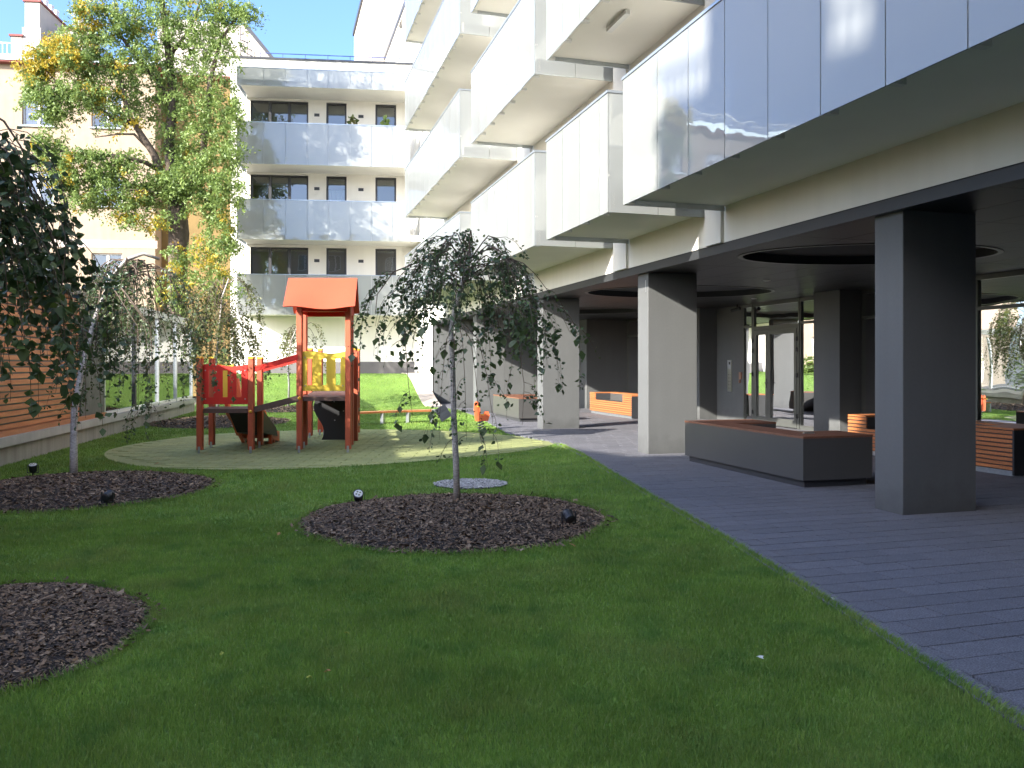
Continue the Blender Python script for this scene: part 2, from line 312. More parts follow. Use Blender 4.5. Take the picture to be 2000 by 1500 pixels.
def window(parent, T, a, b, c, d, n=1, fm=frame_m, gm=wglass, fw=0.07, dep=0.12, blinds=None, room=0.7, rm=None, name='window', curt=None):
    """frame in an opening, one pane per light, a blind and the room behind"""
    f = MB()
    tbox(f, T, a, b, dep - .05, dep + .02, d - fw, d); tbox(f, T, a, b, dep - .05, dep + .02, c, c + fw)
    wd = (b - a) / n
    for i in range(n + 1):
        x = a + i * wd; x0 = max(a, x - fw * (.5 if 0 < i < n else 1)); x1 = min(b, x + fw * (.5 if 0 < i < n else 1))
        if i == 0: x0, x1 = a, a + fw
        if i == n: x0, x1 = b - fw, b
        if 0 < i < n: x0, x1 = x - fw * .8, x + fw * .8
        tbox(f, T, x0, x1, dep - .05, dep + .02, c + fw, d - fw)
    fo = f.obj(name, fm, parent)
    for i in range(n):
        g = MB(); x0 = a + i * wd + fw * .8; x1 = a + (i + 1) * wd - fw * .8
        g.quad(T(x0, dep, c + fw), T(x1, dep, c + fw), T(x1, dep, d - fw), T(x0, dep, d - fw)); g.obj('pane', gm, fo)
        if blinds and blinds[i % len(blinds)] > 0:
            h = (d - c) * blinds[i % len(blinds)]
            tbox(MB(), T, 0, 0, 0, 0, 0, 0)
            q = MB(); tbox(q, T, x0 - .01, x1 + .01, dep + .05, dep + .07, d - fw - h, d - fw); q.obj('blind', blind, fo)
        if curt and i in curt:
            q = MB(); k = 14
            for j in range(k):
                xa = x0 + (x1 - x0) * j / k; xb = x0 + (x1 - x0) * (j + 1) / k
                da = dep + .12 + .03 * (j % 2); db = dep + .12 + .03 * ((j + 1) % 2)
                q.quad(T(xa, da, c), T(xb, db, c), T(xb, db, d), T(xa, da, d))
            q.obj('curtain', curtain, fo)
    r = MB(); e = .004
    A0, A1, Z0, Z1, D0, D1 = a + e, b - e, c + e, d - e, dep + .03, dep + room
    r.quad(T(A0, D1, Z0), T(A1, D1, Z0), T(A1, D1, Z1), T(A0, D1, Z1)); r.quad(T(A0, D0, Z0), T(A0, D1, Z0), T(A0, D1, Z1), T(A0, D0, Z1))
    r.quad(T(A1, D0, Z0), T(A1, D1, Z0), T(A1, D1, Z1), T(A1, D0, Z1)); r.quad(T(A0, D0, Z0), T(A1, D0, Z0), T(A1, D1, Z0), T(A0, D1, Z0))
    r.quad(T(A0, D0, Z1), T(A1, D0, Z1), T(A1, D1, Z1), T(A0, D1, Z1)); r.obj('room', rm or room_m, fo)
    return fo

# ------------------------------------------------------------------ terrain outlines (metres, camera at the origin, y away)
EDGE = [(-6, 2.45), (0, 2.24), (3.43, 2.14), (5.33, 2.0), (6.94, 1.86), (8.85, 1.65), (11.18, 1.40), (13.72, 1.17), (15.78, .85),
        (16.5, .5), (17.4, .1), (18.0, -.11), (23.45, -.95), (27.4, -1.79), (29.6, -3.02), (34.6, -4.55)]
EY = np.array([e[0] for e in EDGE]); EX = np.array([e[1] for e in EDGE])
edge_x = lambda y: np.interp(y, EY, EX)
wall_x = lambda y: (-5.2 - 0.1831 * y) / 0.9831
SS, CS = math.sin(R(16.2)), math.cos(R(16.2))
def hmound(x, y):
    u = -x * SS + y * CS
    t = np.clip((u - 29.4) / 4.3, 0, 1); return 1.12 * (t * t * (3 - 2 * t) * .5 + t * .5)
PLAY = [(-7.0, 14.2), (-7.15, 15.3), (-6.95, 16.6), (-6.5, 17.7), (-5.5, 18.5), (-3.6, 19.1), (-1.8, 18.8), (-.7, 18.05), (.06, 17.35), (.46, 16.5), (.82, 15.75),
        (.27, 14.45), (-.8, 13.35), (-1.87, 12.5), (-2.94, 11.95), (-4.0, 11.75), (-5.3, 12.1), (-6.3, 12.95)]
def inpoly(px, py, poly):
    c = np.zeros(np.shape(px), bool); n = len(poly); j = n - 1
    for i in range(n):
        xi, yi = poly[i]; xj, yj = poly[j]
        c ^= ((yi > py) != (yj > py)) & (px < (xj - xi) * (py - yi) / (yj - yi + 1e-12) + xi); j = i
    return c
# mulch beds: x, y, rx, ry, mound height
BEDS = [(-0.56, 8.03, 1.50, 1.50, .13), (-5.2, 9.9, 1.55, 1.62, .13), (-3.2, 4.52, 1.16, 1.12, .10), (-7.55, 21.3, 1.75, 1.95, .16), (-7.35, 27.3, 1.1, 1.5, .12)]
GRAVEL = (-.52, 10.35, .46, .42)
def bedr(x, y, b):
    a = np.arctan2(y - b[1], x - b[0]); wob = 1 + .018 * np.sin(3 * a + b[0]) + .012 * np.sin(7 * a + b[1])
    return np.sqrt(((x - b[0]) / b[2]) ** 2 + ((y - b[1]) / b[3]) ** 2) / wob

# ground, lawn, paving bed
g = MB(); g.quad((-300, -300, -.10), (300, -300, -.10), (300, 300, -.10), (-300, 300, -.10)); g.obj('ground', gravel_g, kind='structure')
ys = np.arange(-6, 34.61, .35); nx = 60; V = []
for y in ys:
    xa, xb = wall_x(y) - .3, edge_x(y)
    for k in range(nx):
        x = xa + (xb - xa) * k / (nx - 1); V.append((x, y, float(hmound(x, y)) - .012 + .006 * math.sin(x * 2.1) * math.sin(y * 1.7)))
F = [(j * nx + i, j * nx + i + 1, (j + 1) * nx + i + 1, (j + 1) * nx + i) for j in range(len(ys) - 1) for i in range(nx - 1)]
npmesh('lawn', np.array(V), np.array(F), soil, smooth=True, kind='structure')
pb = MB(); side_rz = R(16.2)
pave = MB().box(1.0, 11.75, -8, 32, -.06, -.034).obj('paving', joint, kind='structure'); pave.rotation_euler = (0, 0, side_rz)

def toS(x, y): return x * CS + y * SS, -x * SS + y * CS
def toW(v, u): return v * CS - u * SS, v * SS + u * CS

# pavers: rows of long setts across the walk
cand = []
row = 0; u = -2.0
while u < 31.0:
    ve = -2.0
    while ve < 11:
        x_, y_ = toW(ve, u + .1)
        if x_ > edge_x(y_) + .09: break
        ve += .02
    v = 1.2 - (row * 0.23) % 0.6 - random.random() * .05
    while v < 11.7:
        a_, b_ = max(v, ve), v + .6
        if b_ - a_ > .06: cand.append((a_, u, b_ - a_))
        v += .6
    u += .2; row += 1
def vis(c):
    x, y = toW(c[0] + .3, c[1] + .1)
    return y > 2.5 and -0.66 < x / y < 0.68
near = sorted([c for c in cand if vis(c)], key=lambda c: sum(t * t for t in toW(c[0] + .3, c[1] + .1)))[:290]
nearset = set(near)
pm = [MB().box(.0025, .5975, .003, .197, -.03, 0, .0035).mesh('paver', stone) for _ in range(1)]
for c in near:
    me_ = pm[0] if c[2] > .599 else MB().box(.0025, c[2] - .0025, .003, .197, -.03, 0, .0035).mesh('paver', stone)
    o = inst(me_, 'paver', pave, (c[0], c[1], random.uniform(-.0012, .0012)))
    o.rotation_euler = (random.uniform(-.002, .002), random.uniform(-.002, .002), random.uniform(-.002, .002))
rest = MB()
for c in cand:
    if c in nearset: continue
    if c[1] > 0.5: z = random.uniform(-.0015, .0015); rest.box(c[0] + .0025, c[0] + c[2] - .0025, c[1] + .003, c[1] + .197, -.03, z, .0035)
rest.obj('paver', stone, pave, kind='stuff')
# edging stones along the lawn
ed = thing('lawn_edging', 'line of narrow grey edging stones between the lawn and the dark paving', 'edging')
y = -1.0
while y < 15.5:
    L = 1.0; y2 = y + L
    for (a, b) in ((y, y2),):
        xa, xb = float(edge_x(a)), float(edge_x(b)); m = MB(); gp = .004
        dx, dy = xb - xa, b - a; ln = math.hypot(dx, dy); tx, ty = dx / ln, dy / ln
        p = [(xa - .03 + tx * gp, a + ty * gp), (xa + .10 + tx * gp, a + ty * gp), (xb + .10 - tx * gp, b - ty * gp), (xb - .03 - tx * gp, b - ty * gp)]
        m.hexa([(q[0], q[1], -.05) for q in p] + [(q[0], q[1], .003) for q in p]).obj('edging_stone', stone, ed)
    y = y2
m = MB()
for a, b in ((17.6, 19), (19, 20.5), (20.5, 22), (22, 23.45), (23.45, 25), (25, 27.4)):
    xa, xb = float(edge_x(a)), float(edge_x(b))
    MB().hexa([(xa, a, -.05), (xa + .12, a, -.05), (xb + .12, b, -.05), (xb, b, -.05), (xa, a, .006), (xa + .12, a, .006), (xb + .12, b, .006), (xb, b, .006)]).obj('edging_stone', edge_m, ed)
# sloping concrete strip beside the rising lawn
m = MB(); N = 14
for i in range(N):
    u0 = 29.2 + i * .42; u1 = u0 + .42
    for (ua, ub) in ((u0, u1),):
        P = []
        for (v_, u_) in ((5.28, ua), (5.88, ua), (5.88, ub), (5.28, ub)):
            x, y = toW(v_, u_); P.append((x, y, float(hmound(x, y)) + .03))
        m.hexa([(p[0], p[1], -.08) for p in P] + P)
m.obj('concrete_strip', conc_p, kind='structure')

# playground surface
pc = MB().poly([(x, y, -.002) for x, y in PLAY]); ps = pc.obj('playground_surface', rubber, kind='structure')
# smooth the outline
def smooth_poly(P, n=5):
    out = []; L = len(P)
    for i in range(L):
        p0, p1, p2, p3 = (np.array(P[(i + k - 1) % L]) for k in range(4))
        for t in np.linspace(0, 1, n, endpoint=False):
            out.append(tuple(.5 * ((2 * p1) + (-p0 + p2) * t + (2 * p0 - 5 * p1 + 4 * p2 - p3) * t * t + (-p0 + 3 * p1 - 3 * p2 + p3) * t ** 3)))
    return out
PLAYS = smooth_poly(PLAY)
ps.data.clear_geometry(); ps.data.from_pydata([(x, y, -.002) for x, y in PLAYS], [], [tuple(range(len(PLAYS)))]); ps.data.update()
ti = MB(); k = 0
y = 11.6
while y < 19.3:
    x = -7.4 + (k % 2) * .2
    while x < 1.0:
        if inpoly(np.array([x, x + .4, x + .4, x]), np.array([y, y, y + .2, y + .2]), PLAYS).all():
            ti.box(x + .006, x + .394, y + .006, y + .194, -.002, .006 + random.uniform(0, .003), .004)
        x += .4
    y += .2; k += 1
ti.obj('rubber_brick', rubber, ps, kind='stuff')

# mulch beds
CH = 0
for i, b in enumerate(BEDS):
    m = MB(); n = 64; rings = 10; zb = float(hmound(b[0], b[1]))
    m.v.append((b[0], b[1], zb + b[4]))
    for r in range(1, rings + 1):
        for k in range(n):
            a = 2 * math.pi * k / n; wob = 1 + .018 * math.sin(3 * a + b[0]) + .012 * math.sin(7 * a + b[1])
            t = r / rings; m.v.append((b[0] + b[2] * t * wob * math.cos(a), b[1] + b[3] * t * wob * math.sin(a), zb + b[4] * (1 - t ** 2.2) - .012 + (.004 if r < rings else -.02)))
    for k in range(n): m.f.append((0, 1 + k, 1 + (k + 1) % n))
    for r in range(rings - 1):
        for k in range(n): m.f.append((1 + r * n + k, 1 + (r + 1) * n + k, 1 + (r + 1) * n + (k + 1) % n, 1 + r * n + (k + 1) % n))
    m.obj('mulch_bed', mulch, smooth=True, kind='structure')
    cnt = [24000, 17000, 20000, 4500, 1500][i]
    rr = np.sqrt(rng.random(cnt)) * .995; st_ = rng.random(cnt) < .012; rr[st_] = 1 + np.abs(rng.normal(0, .02, st_.sum())); aa = rng.random(cnt) * 2 * np.pi; wob = 1 + .018 * np.sin(3 * aa + b[0]) + .012 * np.sin(7 * aa + b[1])
    cx = b[0] + b[2] * rr * wob * np.cos(aa); cy = b[1] + b[3] * rr * wob * np.sin(aa); cz = zb + b[4] * np.maximum(0, 1 - rr ** 2.2) + rng.random(cnt) * .012 - .006 + .018 * (rr > 1)
    ln = rng.gamma(2.4, .0038, cnt) + .004; big = rng.random(cnt) < .014; ln[big] *= 2.6; wd = ln * rng.uniform(.25, .6, cnt); wd[big] *= .45
    ln *= [1, 1.1, .85, 2, 2.5][i]; wd *= [1, 1.1, .85, 2, 2.5][i]
    th = rng.random(cnt) * 2 * np.pi; tilt = rng.normal(0, .35, cnt)
    D = np.stack([np.cos(th) * np.cos(tilt), np.sin(th) * np.cos(tilt), np.sin(tilt)], 1); roll = rng.normal(0, .5, cnt)
    S = np.stack([-np.sin(th), np.cos(th), np.zeros(cnt)], 1) * np.cos(roll)[:, None] + np.array([0, 0, 1.0]) * np.sin(roll)[:, None]
    P = np.stack([cx, cy, cz], 1); Nn = np.cross(D, S)
    ln = ln[:, None]; wd = wd[:, None]
    V = np.stack([P - D * ln - S * wd, P + D * ln - S * wd * .6, P + D * ln * .8 + S * wd, P - D * ln * .9 + S * wd * .8, P + Nn * wd * .35], 1).reshape(-1, 3)
    bI = np.arange(cnt)[:, None] * 5
    F = np.concatenate([bI + np.array([[0, 1, 4]]), bI + np.array([[1, 2, 4]]), bI + np.array([[2, 3, 4]]), bI + np.array([[3, 0, 4]])])
    o = npmesh('bark_chips', V, F, chip, kind='stuff')
    tag(o, ['loose dark bark chips around the birch in the middle of the lawn', 'loose dark bark chips around the birch beside the timber wall', 'loose brown bark chips in the nearest bed at the lower left',
            'sunlit reddish bark chips behind the red play tower', 'bark chips at the foot of the small birch on the far lawn'][i], 'bark chips')
# pebble patch
cnt = 900; rr = np.sqrt(rng.random(cnt)); aa = rng.random(cnt) * 2 * np.pi
gb = MB()
for i in range(cnt):
    x = GRAVEL[0] + GRAVEL[2] * rr[i] * math.cos(aa[i]); y = GRAVEL[1] + GRAVEL[3] * rr[i] * math.sin(aa[i]); s = random.uniform(.008, .02)
    a = random.random() * 3; n = len(gb.v)
    for k in range(5): gb.v.append((x + s * 1.3 * math.cos(a + k * 1.257), y + s * math.sin(a + k * 1.257), .004 + random.uniform(0, .01)))
    gb.v.append((x, y, .008 + s * .9))
    for k in range(5): gb.f.append((n + k, n + (k + 1) % 5, n + 5))
tag(gb.obj('pebbles', pebble, kind='stuff'), 'small round patch of grey pebbles in the lawn behind the middle birch', 'pebbles')
MB().lathe([(1, -.01), (.98, .004)], n=28).obj('pebble_base', joint, kind='structure').location = (GRAVEL[0], GRAVEL[1], 0)
bpy.data.objects['pebble_base'].scale = (GRAVEL[2], GRAVEL[3], 1)

# ------------------------------------------------------------------ grass blades
def grass(n, y0, y1, power, hmin, hmax, wbase, tris, seedoff=0):
    u = rng.random(n)
    if abs(power - 1) < 1e-6: Y = y0 * (y1 / y0) ** u
    else: Y = (y0 ** (1 - power) + u * (y1 ** (1 - power) - y0 ** (1 - power))) ** (1 / (1 - power))
    xl = np.maximum(-.66 * Y - .4, wall_x(Y) + .02); xr = edge_x(Y)
    keep0 = rng.random(n) < (xr - xl) / (2.4 + .66 * Y)
    X = xl + (xr - xl) * rng.random(n) + rng.normal(0, .012, n)
    ok = keep0 & (X < edge_x(Y) + .03) & (X > wall_x(Y) + .02) & ~inpoly(X, Y, PLAYS)
    for b in BEDS: ok &= bedr(X, Y, b) > 1 - .012 * rng.random(n)
    ok &= ((X - GRAVEL[0]) / GRAVEL[2]) ** 2 + ((Y - GRAVEL[1]) / GRAVEL[3]) ** 2 > .95
    X, Y = X[ok], Y[ok]; n = len(X); Z = hmound(X, Y) - .012
    patch = .5 + .25 * np.sin(X * 2.3 + 1.1 * np.sin(Y * 1.3)) * np.sin(Y * 2.9 + X) + .25 * np.sin(X * 7.1 + Y * 3.3) * np.sin(Y * 8.3 - X * 2)
    h = (hmin + (hmax - hmin) * rng.random(n)) * (.72 + .5 * patch)
    th = rng.random(n) * 2 * np.pi; lean = np.abs(rng.normal(.35, .28, n)) * h
    az = rng.random(n) * 2 * np.pi + .8
    wd = wbase * (.7 + .6 * rng.random(n)) * (np.maximum(Y, 3) / 3) ** .75
    B = np.stack([X, Y, Z], 1); S = np.stack([np.cos(th), np.sin(th), 0 * th], 1) * wd[:, None] * .5
    Ld = np.stack([np.cos(az) * lean, np.sin(az) * lean, 0 * az], 1); up = np.array([0, 0, 1.0])
    tip = B + Ld + up * h[:, None]
    if tris == 3:
        mid = B + Ld * .35 + up * (h * .58)[:, None]
        V = np.stack([B - S, B + S, mid + S * .8, mid - S * .8, tip], 1).reshape(-1, 3); i = np.arange(n)[:, None] * 5
        F = np.concatenate([i + np.array([[0, 1, 2]]), i + np.array([[0, 2, 3]]), i + np.array([[3, 2, 4]])])
    else:
        V = np.stack([B - S, B + S, tip], 1).reshape(-1, 3); F = np.arange(n)[:, None] * 3 + np.array([[0, 1, 2]])
    return V, F
parts = [grass(380000, 2.5, 8.0, .9, .018, .038, .0030, 3), grass(330000, 8.0, 34.4, .9, .025, .045, .0034, 1)]
def rim_grass():
    Xs, Ys, Ax, Ay = [], [], [], []
    for b in BEDS[:3]:
        n = 5200; a = rng.random(n) * 2 * np.pi; wob = 1 + .018 * np.sin(3 * a + b[0]) + .012 * np.sin(7 * a + b[1]); r = wob * (1.0 + rng.normal(.004, .010, n) - .022 * (rng.random(n) < .12))
        Xs.append(b[0] + b[2] * r * np.cos(a)); Ys.append(b[1] + b[3] * r * np.sin(a)); Ax.append(-np.cos(a)); Ay.append(-np.sin(a))
    n = 9000; yy = 2.4 + 13 * rng.random(n) ** 1.6; Xs.append(edge_x(yy) + rng.normal(-.008, .016, n)); Ys.append(yy); Ax.append(np.ones(n)); Ay.append(np.zeros(n))
    X, Y, AX, AY = map(np.concatenate, (Xs, Ys, Ax, Ay)); n = len(X)
    h = rng.uniform(.022, .058, n); th = rng.random(n) * 6.28; wd = .0035 * (np.maximum(Y, 3) / 3) ** .5
    B = np.stack([X, Y, 0 * X - .012], 1); S = np.stack([np.cos(th), np.sin(th), 0 * th], 1) * wd[:, None] * .5
    Ld = np.stack([AX, AY, 0 * AX], 1) * (h * rng.uniform(.0, .9, n))[:, None] + rng.normal(0, .008, (n, 3)) * [1, 1, 0]
    tip = B + Ld + np.stack([0 * h, 0 * h, h], 1); mid = B + Ld * .3 + np.stack([0 * h, 0 * h, h * .62], 1)
    V = np.stack([B - S, B + S, mid + S * .8, mid - S * .8, tip], 1).reshape(-1, 3); i = np.arange(n)[:, None] * 5
    return V, np.concatenate([i + np.array([[0, 1, 2]]), i + np.array([[0, 2, 3]]), i + np.array([[3, 2, 4]])])
parts.append(rim_grass()); off = 0; Vl, Fl = [], []
for v_, f_ in parts: Vl.append(v_); Fl.append(f_ + off); off += len(v_)
Vs = np.concatenate(Vl); Fs = np.concatenate(Fl)
g = npmesh('grass', Vs, Fs, grass_m, kind='stuff'); tag(g, 'short mown green grass of the courtyard lawn', 'grass')

# ------------------------------------------------------------------ apartment building on the right
B = thing('apartment_building', 'white apartment building on the right with milk glass balconies over a dark open colonnade', 'building', (0, 0, 0), side_rz)
WV = 5.9            # facade plane
TS = lambda a, d, z: (WV + d, a, z)
UE = 45.0
balc = [(-3.0, 9.93), (10.43, 13.06), (13.7, 18.5), (19.7, 28.4)]
FZ = [3.60, 6.60, 9.62, 12.66]
wins = []
for z in FZ + [15.7]:
    for (a, b) in balc:
        c0 = a + .8
        while c0 + 1.5 < b - .1:
            wins.append((c0, c0 + 1.5, z + .35, z + 2.45)); c0 += 2.9
    wins += [(30.6, 31.8, z + .5, z + 2.3), (33.2, 34.0, z + .5, z + 2.3)] if z > 3.7 else [(31.0, 32.0, z + .5, z + 2.2)]
    wins += [(39.0, 40.2, z + .5, z + 2.3)]
m = MB(); holes_wall(m, TS, -14, UE, 3.16, 18.1, wins, .16)
m.obj('wall', white, B)
MB().box(WV + 1.2, 17, -14, UE, 3.17, 18.0).obj('building_core', room_m, B)
MB().box(WV - .06, 17.2, -14.1, UE + .1, 18.1, 18.28).obj('coping', frame_m, B)
MB().quad((WV, 31.25, 0), (WV, UE, 0), (WV, UE, 3.16), (WV, 31.25, 3.16)).obj('wall', white, B)
wf = mat('balcony_door_frame', (0.30, 0.285, 0.26), 0.5)
for k, wdw in enumerate(wins):
    window(B, TS, *wdw, n=2 if wdw[1] - wdw[0] > 1.3 else 1, fm=wf, gm=wglass, blinds=(random.choice([.2, .5, .9, 0]),), room=.8)
for a, b in ((9.97, 10.40), (13.1, 13.66), (18.6, 19.6)):
    MB().box(WV - .05, WV + .01, a, b, 3.162, 18.09).obj('pilaster', white, B)
# far taller wing
MB().box(5.25, 15, UE + .2, 56, 0, 23.5).obj('far_wing', cream_m, B)
MB().box(5.15, 15.1, UE + .1, 56, 23.5, 23.8).obj('coping', frame_m, B)
MB().box(5.25, 5.32, 32, UE + .19, 15.2, 15.6).f.clear()

def balcony(u0, u1, zb, first=1.0, pw=.76, end_near=True, bv=4.40, zt=None, light=False):
    s = MB().box(bv + .10, WV - .001, u0 + .02, u1 - .02, zb + .05, zb + .24).obj('balcony', soffit, B)
    MB().box(bv + .055, bv + .098, u0, u1, zb + .03, zb + .25).obj('slab_edge', white, s)
    zt = zt or zb + 1.61
    # panes from the far end
    us = [u1]; x = u1 - first
    while x > u0 + .15: us.append(x); x -= pw
    us.append(u0)
    for i in range(len(us) - 1):
        a, b = us[i + 1] + .006, us[i] - .006
        MB().box(bv - .008, bv + .008, a, b, zb - .02, zt).obj('glass_pane', milk, s)
        if i: MB().box(bv + .012, bv + .05, us[i] - .02, us[i] + .02, zb + .25, zt - .02).obj('post', white, s)
        MB().box(bv + .009, bv + .13, us[i] - .06, us[i] + .0, zb - .018, zb + .03).obj('clip', trim, s)
    for e, uu in ((0, u0), (1, u1)):
        yy = uu + (.0 if e == 0 else -.016)
        va, vb = bv + .012, WV - .02; mid = (va + vb) / 2
        for a, b in ((va, mid - .004), (mid + .004, vb)):
            MB().box(a, b, yy, yy + .016, zb - .02, zt).obj('glass_pane', milk, s)
    r = MB().box(bv - .022, bv + .030, u0 - .01, u1 + .01, zt + .001, zt + .035)
    r.box(bv + .0305, WV - .02, u0 - .01, u0 + .035, zt + .001, zt + .035); r.box(bv + .0305, WV - .02, u1 - .035, u1 + .01, zt + .001, zt + .035)
    r.obj('handrail', railm, s)
    MB().box(bv + .009, bv + .05, u0, u1, zb + .47, zb + .50).obj('mid_rail', white, s)
    if light:
        MB().rbox(4.9, 4.99, 11.0, 11.7, zb - .02, zb + .05, .012).obj('ceiling_lamp', trim, s)
    return s
for k, zb in enumerate(FZ):
    for j, (a, b) in enumerate(balc):
        balcony(a, b, zb, first=1.0 if j == 0 else .8, light=(k == 1 and j == 1))

# fascia edge, ceiling, columns
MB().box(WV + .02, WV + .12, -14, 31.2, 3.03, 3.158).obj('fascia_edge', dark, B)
MB().box(WV + .12, 16.9, -14, 45, 3.162, 3.168).obj('floor_slab', room_m, B)
ELL = [((5.0, 11.6), 1.75, 1.08), ((3.55, 17.55), 1.95, 1.38), ((6.2, 5.4), 1.75, 1.1), ((1.9, 23.6), 1.9, 1.35)]
def in_ell(v, u, grow=0):
    x, y = toW(v, u)
    return any(((x - c[0]) / (a + grow)) ** 2 + ((y - c[1]) / (b + grow)) ** 2 < 1 for c, a, b in ELL)
PV, PU = .73, 1.45
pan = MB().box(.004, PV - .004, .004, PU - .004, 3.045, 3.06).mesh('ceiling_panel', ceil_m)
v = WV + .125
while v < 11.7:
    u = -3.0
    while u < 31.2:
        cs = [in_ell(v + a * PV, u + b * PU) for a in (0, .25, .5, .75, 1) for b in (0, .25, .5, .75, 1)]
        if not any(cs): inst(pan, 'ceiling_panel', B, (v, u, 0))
        elif not all(cs):
            na, nb = 18, 36; cells = {}
            X0 = lambda i_: .004 + (PV - .008) * i_ / na
            Y0 = lambda j_: .004 + (PU - .008) * j_ / nb
            keep = {(i_, j_) for i_ in range(na) for j_ in range(nb) if not in_ell(v + (X0(i_) + X0(i_ + 1)) / 2, u + (Y0(j_) + Y0(j_ + 1)) / 2)}
            while keep:
                st = [keep.pop()]; comp = []
                while st:
                    i_, j_ = st.pop(); comp.append((i_, j_))
                    for q_ in ((i_ + 1, j_), (i_ - 1, j_), (i_, j_ + 1), (i_, j_ - 1)):
                        if q_ in keep: keep.remove(q_); st.append(q_)
                if len(comp) < 25: continue
                m = MB()
                for i_, j_ in comp: m.quad((X0(i_), Y0(j_), 3.045), (X0(i_), Y0(j_ + 1), 3.045), (X0(i_ + 1), Y0(j_ + 1), 3.045), (X0(i_ + 1), Y0(j_), 3.045))
                m.obj('ceiling_panel', ceil_m, B).location = (v, u, 0)
        u += PU
    v += PV
for c, a, b in ELL:
    m = MB(); n = 64; cv, cu = toS(*c)
    def pt(t, g, z):
        x, y = c[0] + (a + g) * math.cos(t), c[1] + (b + g) * math.sin(t); vv, uu = toS(x, y); return (vv, uu, z)
    for k in range(n):
        t0, t1 = 2 * math.pi * k / n, 2 * math.pi * (k + 1) / n
        m.quad(pt(t0, -.02, 3.035), pt(t1, -.02, 3.035), pt(t1, .05, 3.035), pt(t0, .05, 3.035))
        m.quad(pt(t0, .05, 3.035), pt(t1, .05, 3.035), pt(t1, .05, 3.046), pt(t0, .05, 3.046))
    m.obj('recess_ring', ring_m, B)
    m = MB()
    for k in range(n):
        t0, t1 = 2 * math.pi * k / n, 2 * math.pi * (k + 1) / n
        m.quad(pt(t0, -.02, 3.036), pt(t1, -.02, 3.036), pt(t1, -.02, 3.16), pt(t0, -.02, 3.16))
    m.obj('recess_wall', dark, B)
for u0 in (1.0, 6.8, 12.6, 18.2, 24.7, 27.75):
    MB().rbox(6.03, 6.94, u0, u0 + .40, -.03, 3.046, .006).obj('column', colm, B)
MB().box(5.95, 11.8, 31.25, 31.5, 0, 3.04).obj('end_wall', colm, B)
MB().box(5.95, 16, -3.3, -3.0, 0, 3.04).obj('end_wall', dark, B)  # unseen wall added behind the camera to darken the column fronts
# inner wall: piers, solid panels and glazing
IV = 11.75
TI = lambda a, d, z: (IV + d, a, z)
for (v0, a, b) in ((11.2, 14.4, 15.25), (11.2, 20.2, 21.5), (10.25, 26.2, 27.9), (11.2, 3.2, 4.2)):
    MB().rbox(v0, IV + .3, a, b, -.03, 3.044, .006).obj('pier', colm, B)
MB().box(IV - .012, IV + .05, 18.88, 20.2, 0, 3.044).obj('wall_panel', colm, B)
MB().box(IV - .02, IV + .05, 18.862, 18.878, 0, 3.044).obj('wall_panel', frame_m, B)
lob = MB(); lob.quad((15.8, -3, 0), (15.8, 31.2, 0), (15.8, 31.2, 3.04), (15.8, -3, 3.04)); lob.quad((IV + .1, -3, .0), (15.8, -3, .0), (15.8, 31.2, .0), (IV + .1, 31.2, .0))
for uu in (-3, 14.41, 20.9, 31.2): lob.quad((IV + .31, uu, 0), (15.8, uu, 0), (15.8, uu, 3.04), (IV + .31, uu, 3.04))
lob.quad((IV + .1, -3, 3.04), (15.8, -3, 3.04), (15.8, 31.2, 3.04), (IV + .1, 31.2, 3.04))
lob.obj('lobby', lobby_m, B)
def glazing(a, b, n, name='glazed_wall'):
    f = MB(); tbox(f, TI, a, b, -.03, .05, 2.96, 3.043); tbox(f, TI, a, b, -.03, .05, 0.0, .09); tbox(f, TI, a, b, -.03, .05, 2.44, 2.50)
    wd = (b - a) / n
    for i in range(n + 1):
        x = a + i * wd; x0, x1 = max(a, x - .03), min(b, x + .03); tbox(f, TI, x0, x1, -.032, .052, .0, 3.042)
    fo = f.obj(name, doorframe, B)
    for i in range(n):
        x0, x1 = a + i * wd + .03, a + (i + 1) * wd - .03
        for z0, z1 in ((.09, 2.44), (2.50, 2.96)):
            MB().quad(TI(x0, .01, z0), TI(x1, .01, z0), TI(x1, .01, z1), TI(x0, .01, z1)).obj('pane', dglass, fo)
glazing(4.25, 14.38, 7); glazing(21.52, 26.15, 4); glazing(27.95, 31.2, 2); glazing(-2, 3.15, 3)
glazing(15.27, 16.46, 2); glazing(18.44, 18.86, 1)
# double entrance door
D = MB(); tbox(D, TI, 16.48, 18.42, -.04, .05, 2.36, 2.46); tbox(D, TI, 16.48, 18.42, -.03, .05, 2.96, 3.043); tbox(D, TI, 16.48, 16.56, -.04, .05, 0, 2.36); tbox(D, TI, 18.34, 18.42, -.04, .05, 0, 2.36)
tbox(D, TI, 16.48, 16.53, -.03, .05, 2.46, 2.96); tbox(D, TI, 18.37, 18.42, -.03, .05, 2.46, 2.96)
do = D.obj('entrance_door', doorframe, B)
MB().quad(TI(16.53, .01, 2.46), TI(18.37, .01, 2.46), TI(18.37, .01, 2.96), TI(16.53, .01, 2.96)).obj('pane', dglass, do)
for (a, b) in ((16.565, 17.72), (17.725, 18.335)):
    l = MB(); tbox(l, TI, a, b, -.05, .03, 2.24, 2.355); tbox(l, TI, a, b, -.05, .03, .02, .2); tbox(l, TI, a, a + .10, -.05, .03, .2, 2.24); tbox(l, TI, b - .10, b, -.05, .03, .2, 2.24)
    l.obj('door_leaf', doorframe, do)
    MB().quad(TI(a + .1, -.01, .2), TI(b - .1, -.01, .2), TI(b - .1, -.01, 2.24), TI(a + .1, -.01, 2.24)).obj('pane', dglass, do)
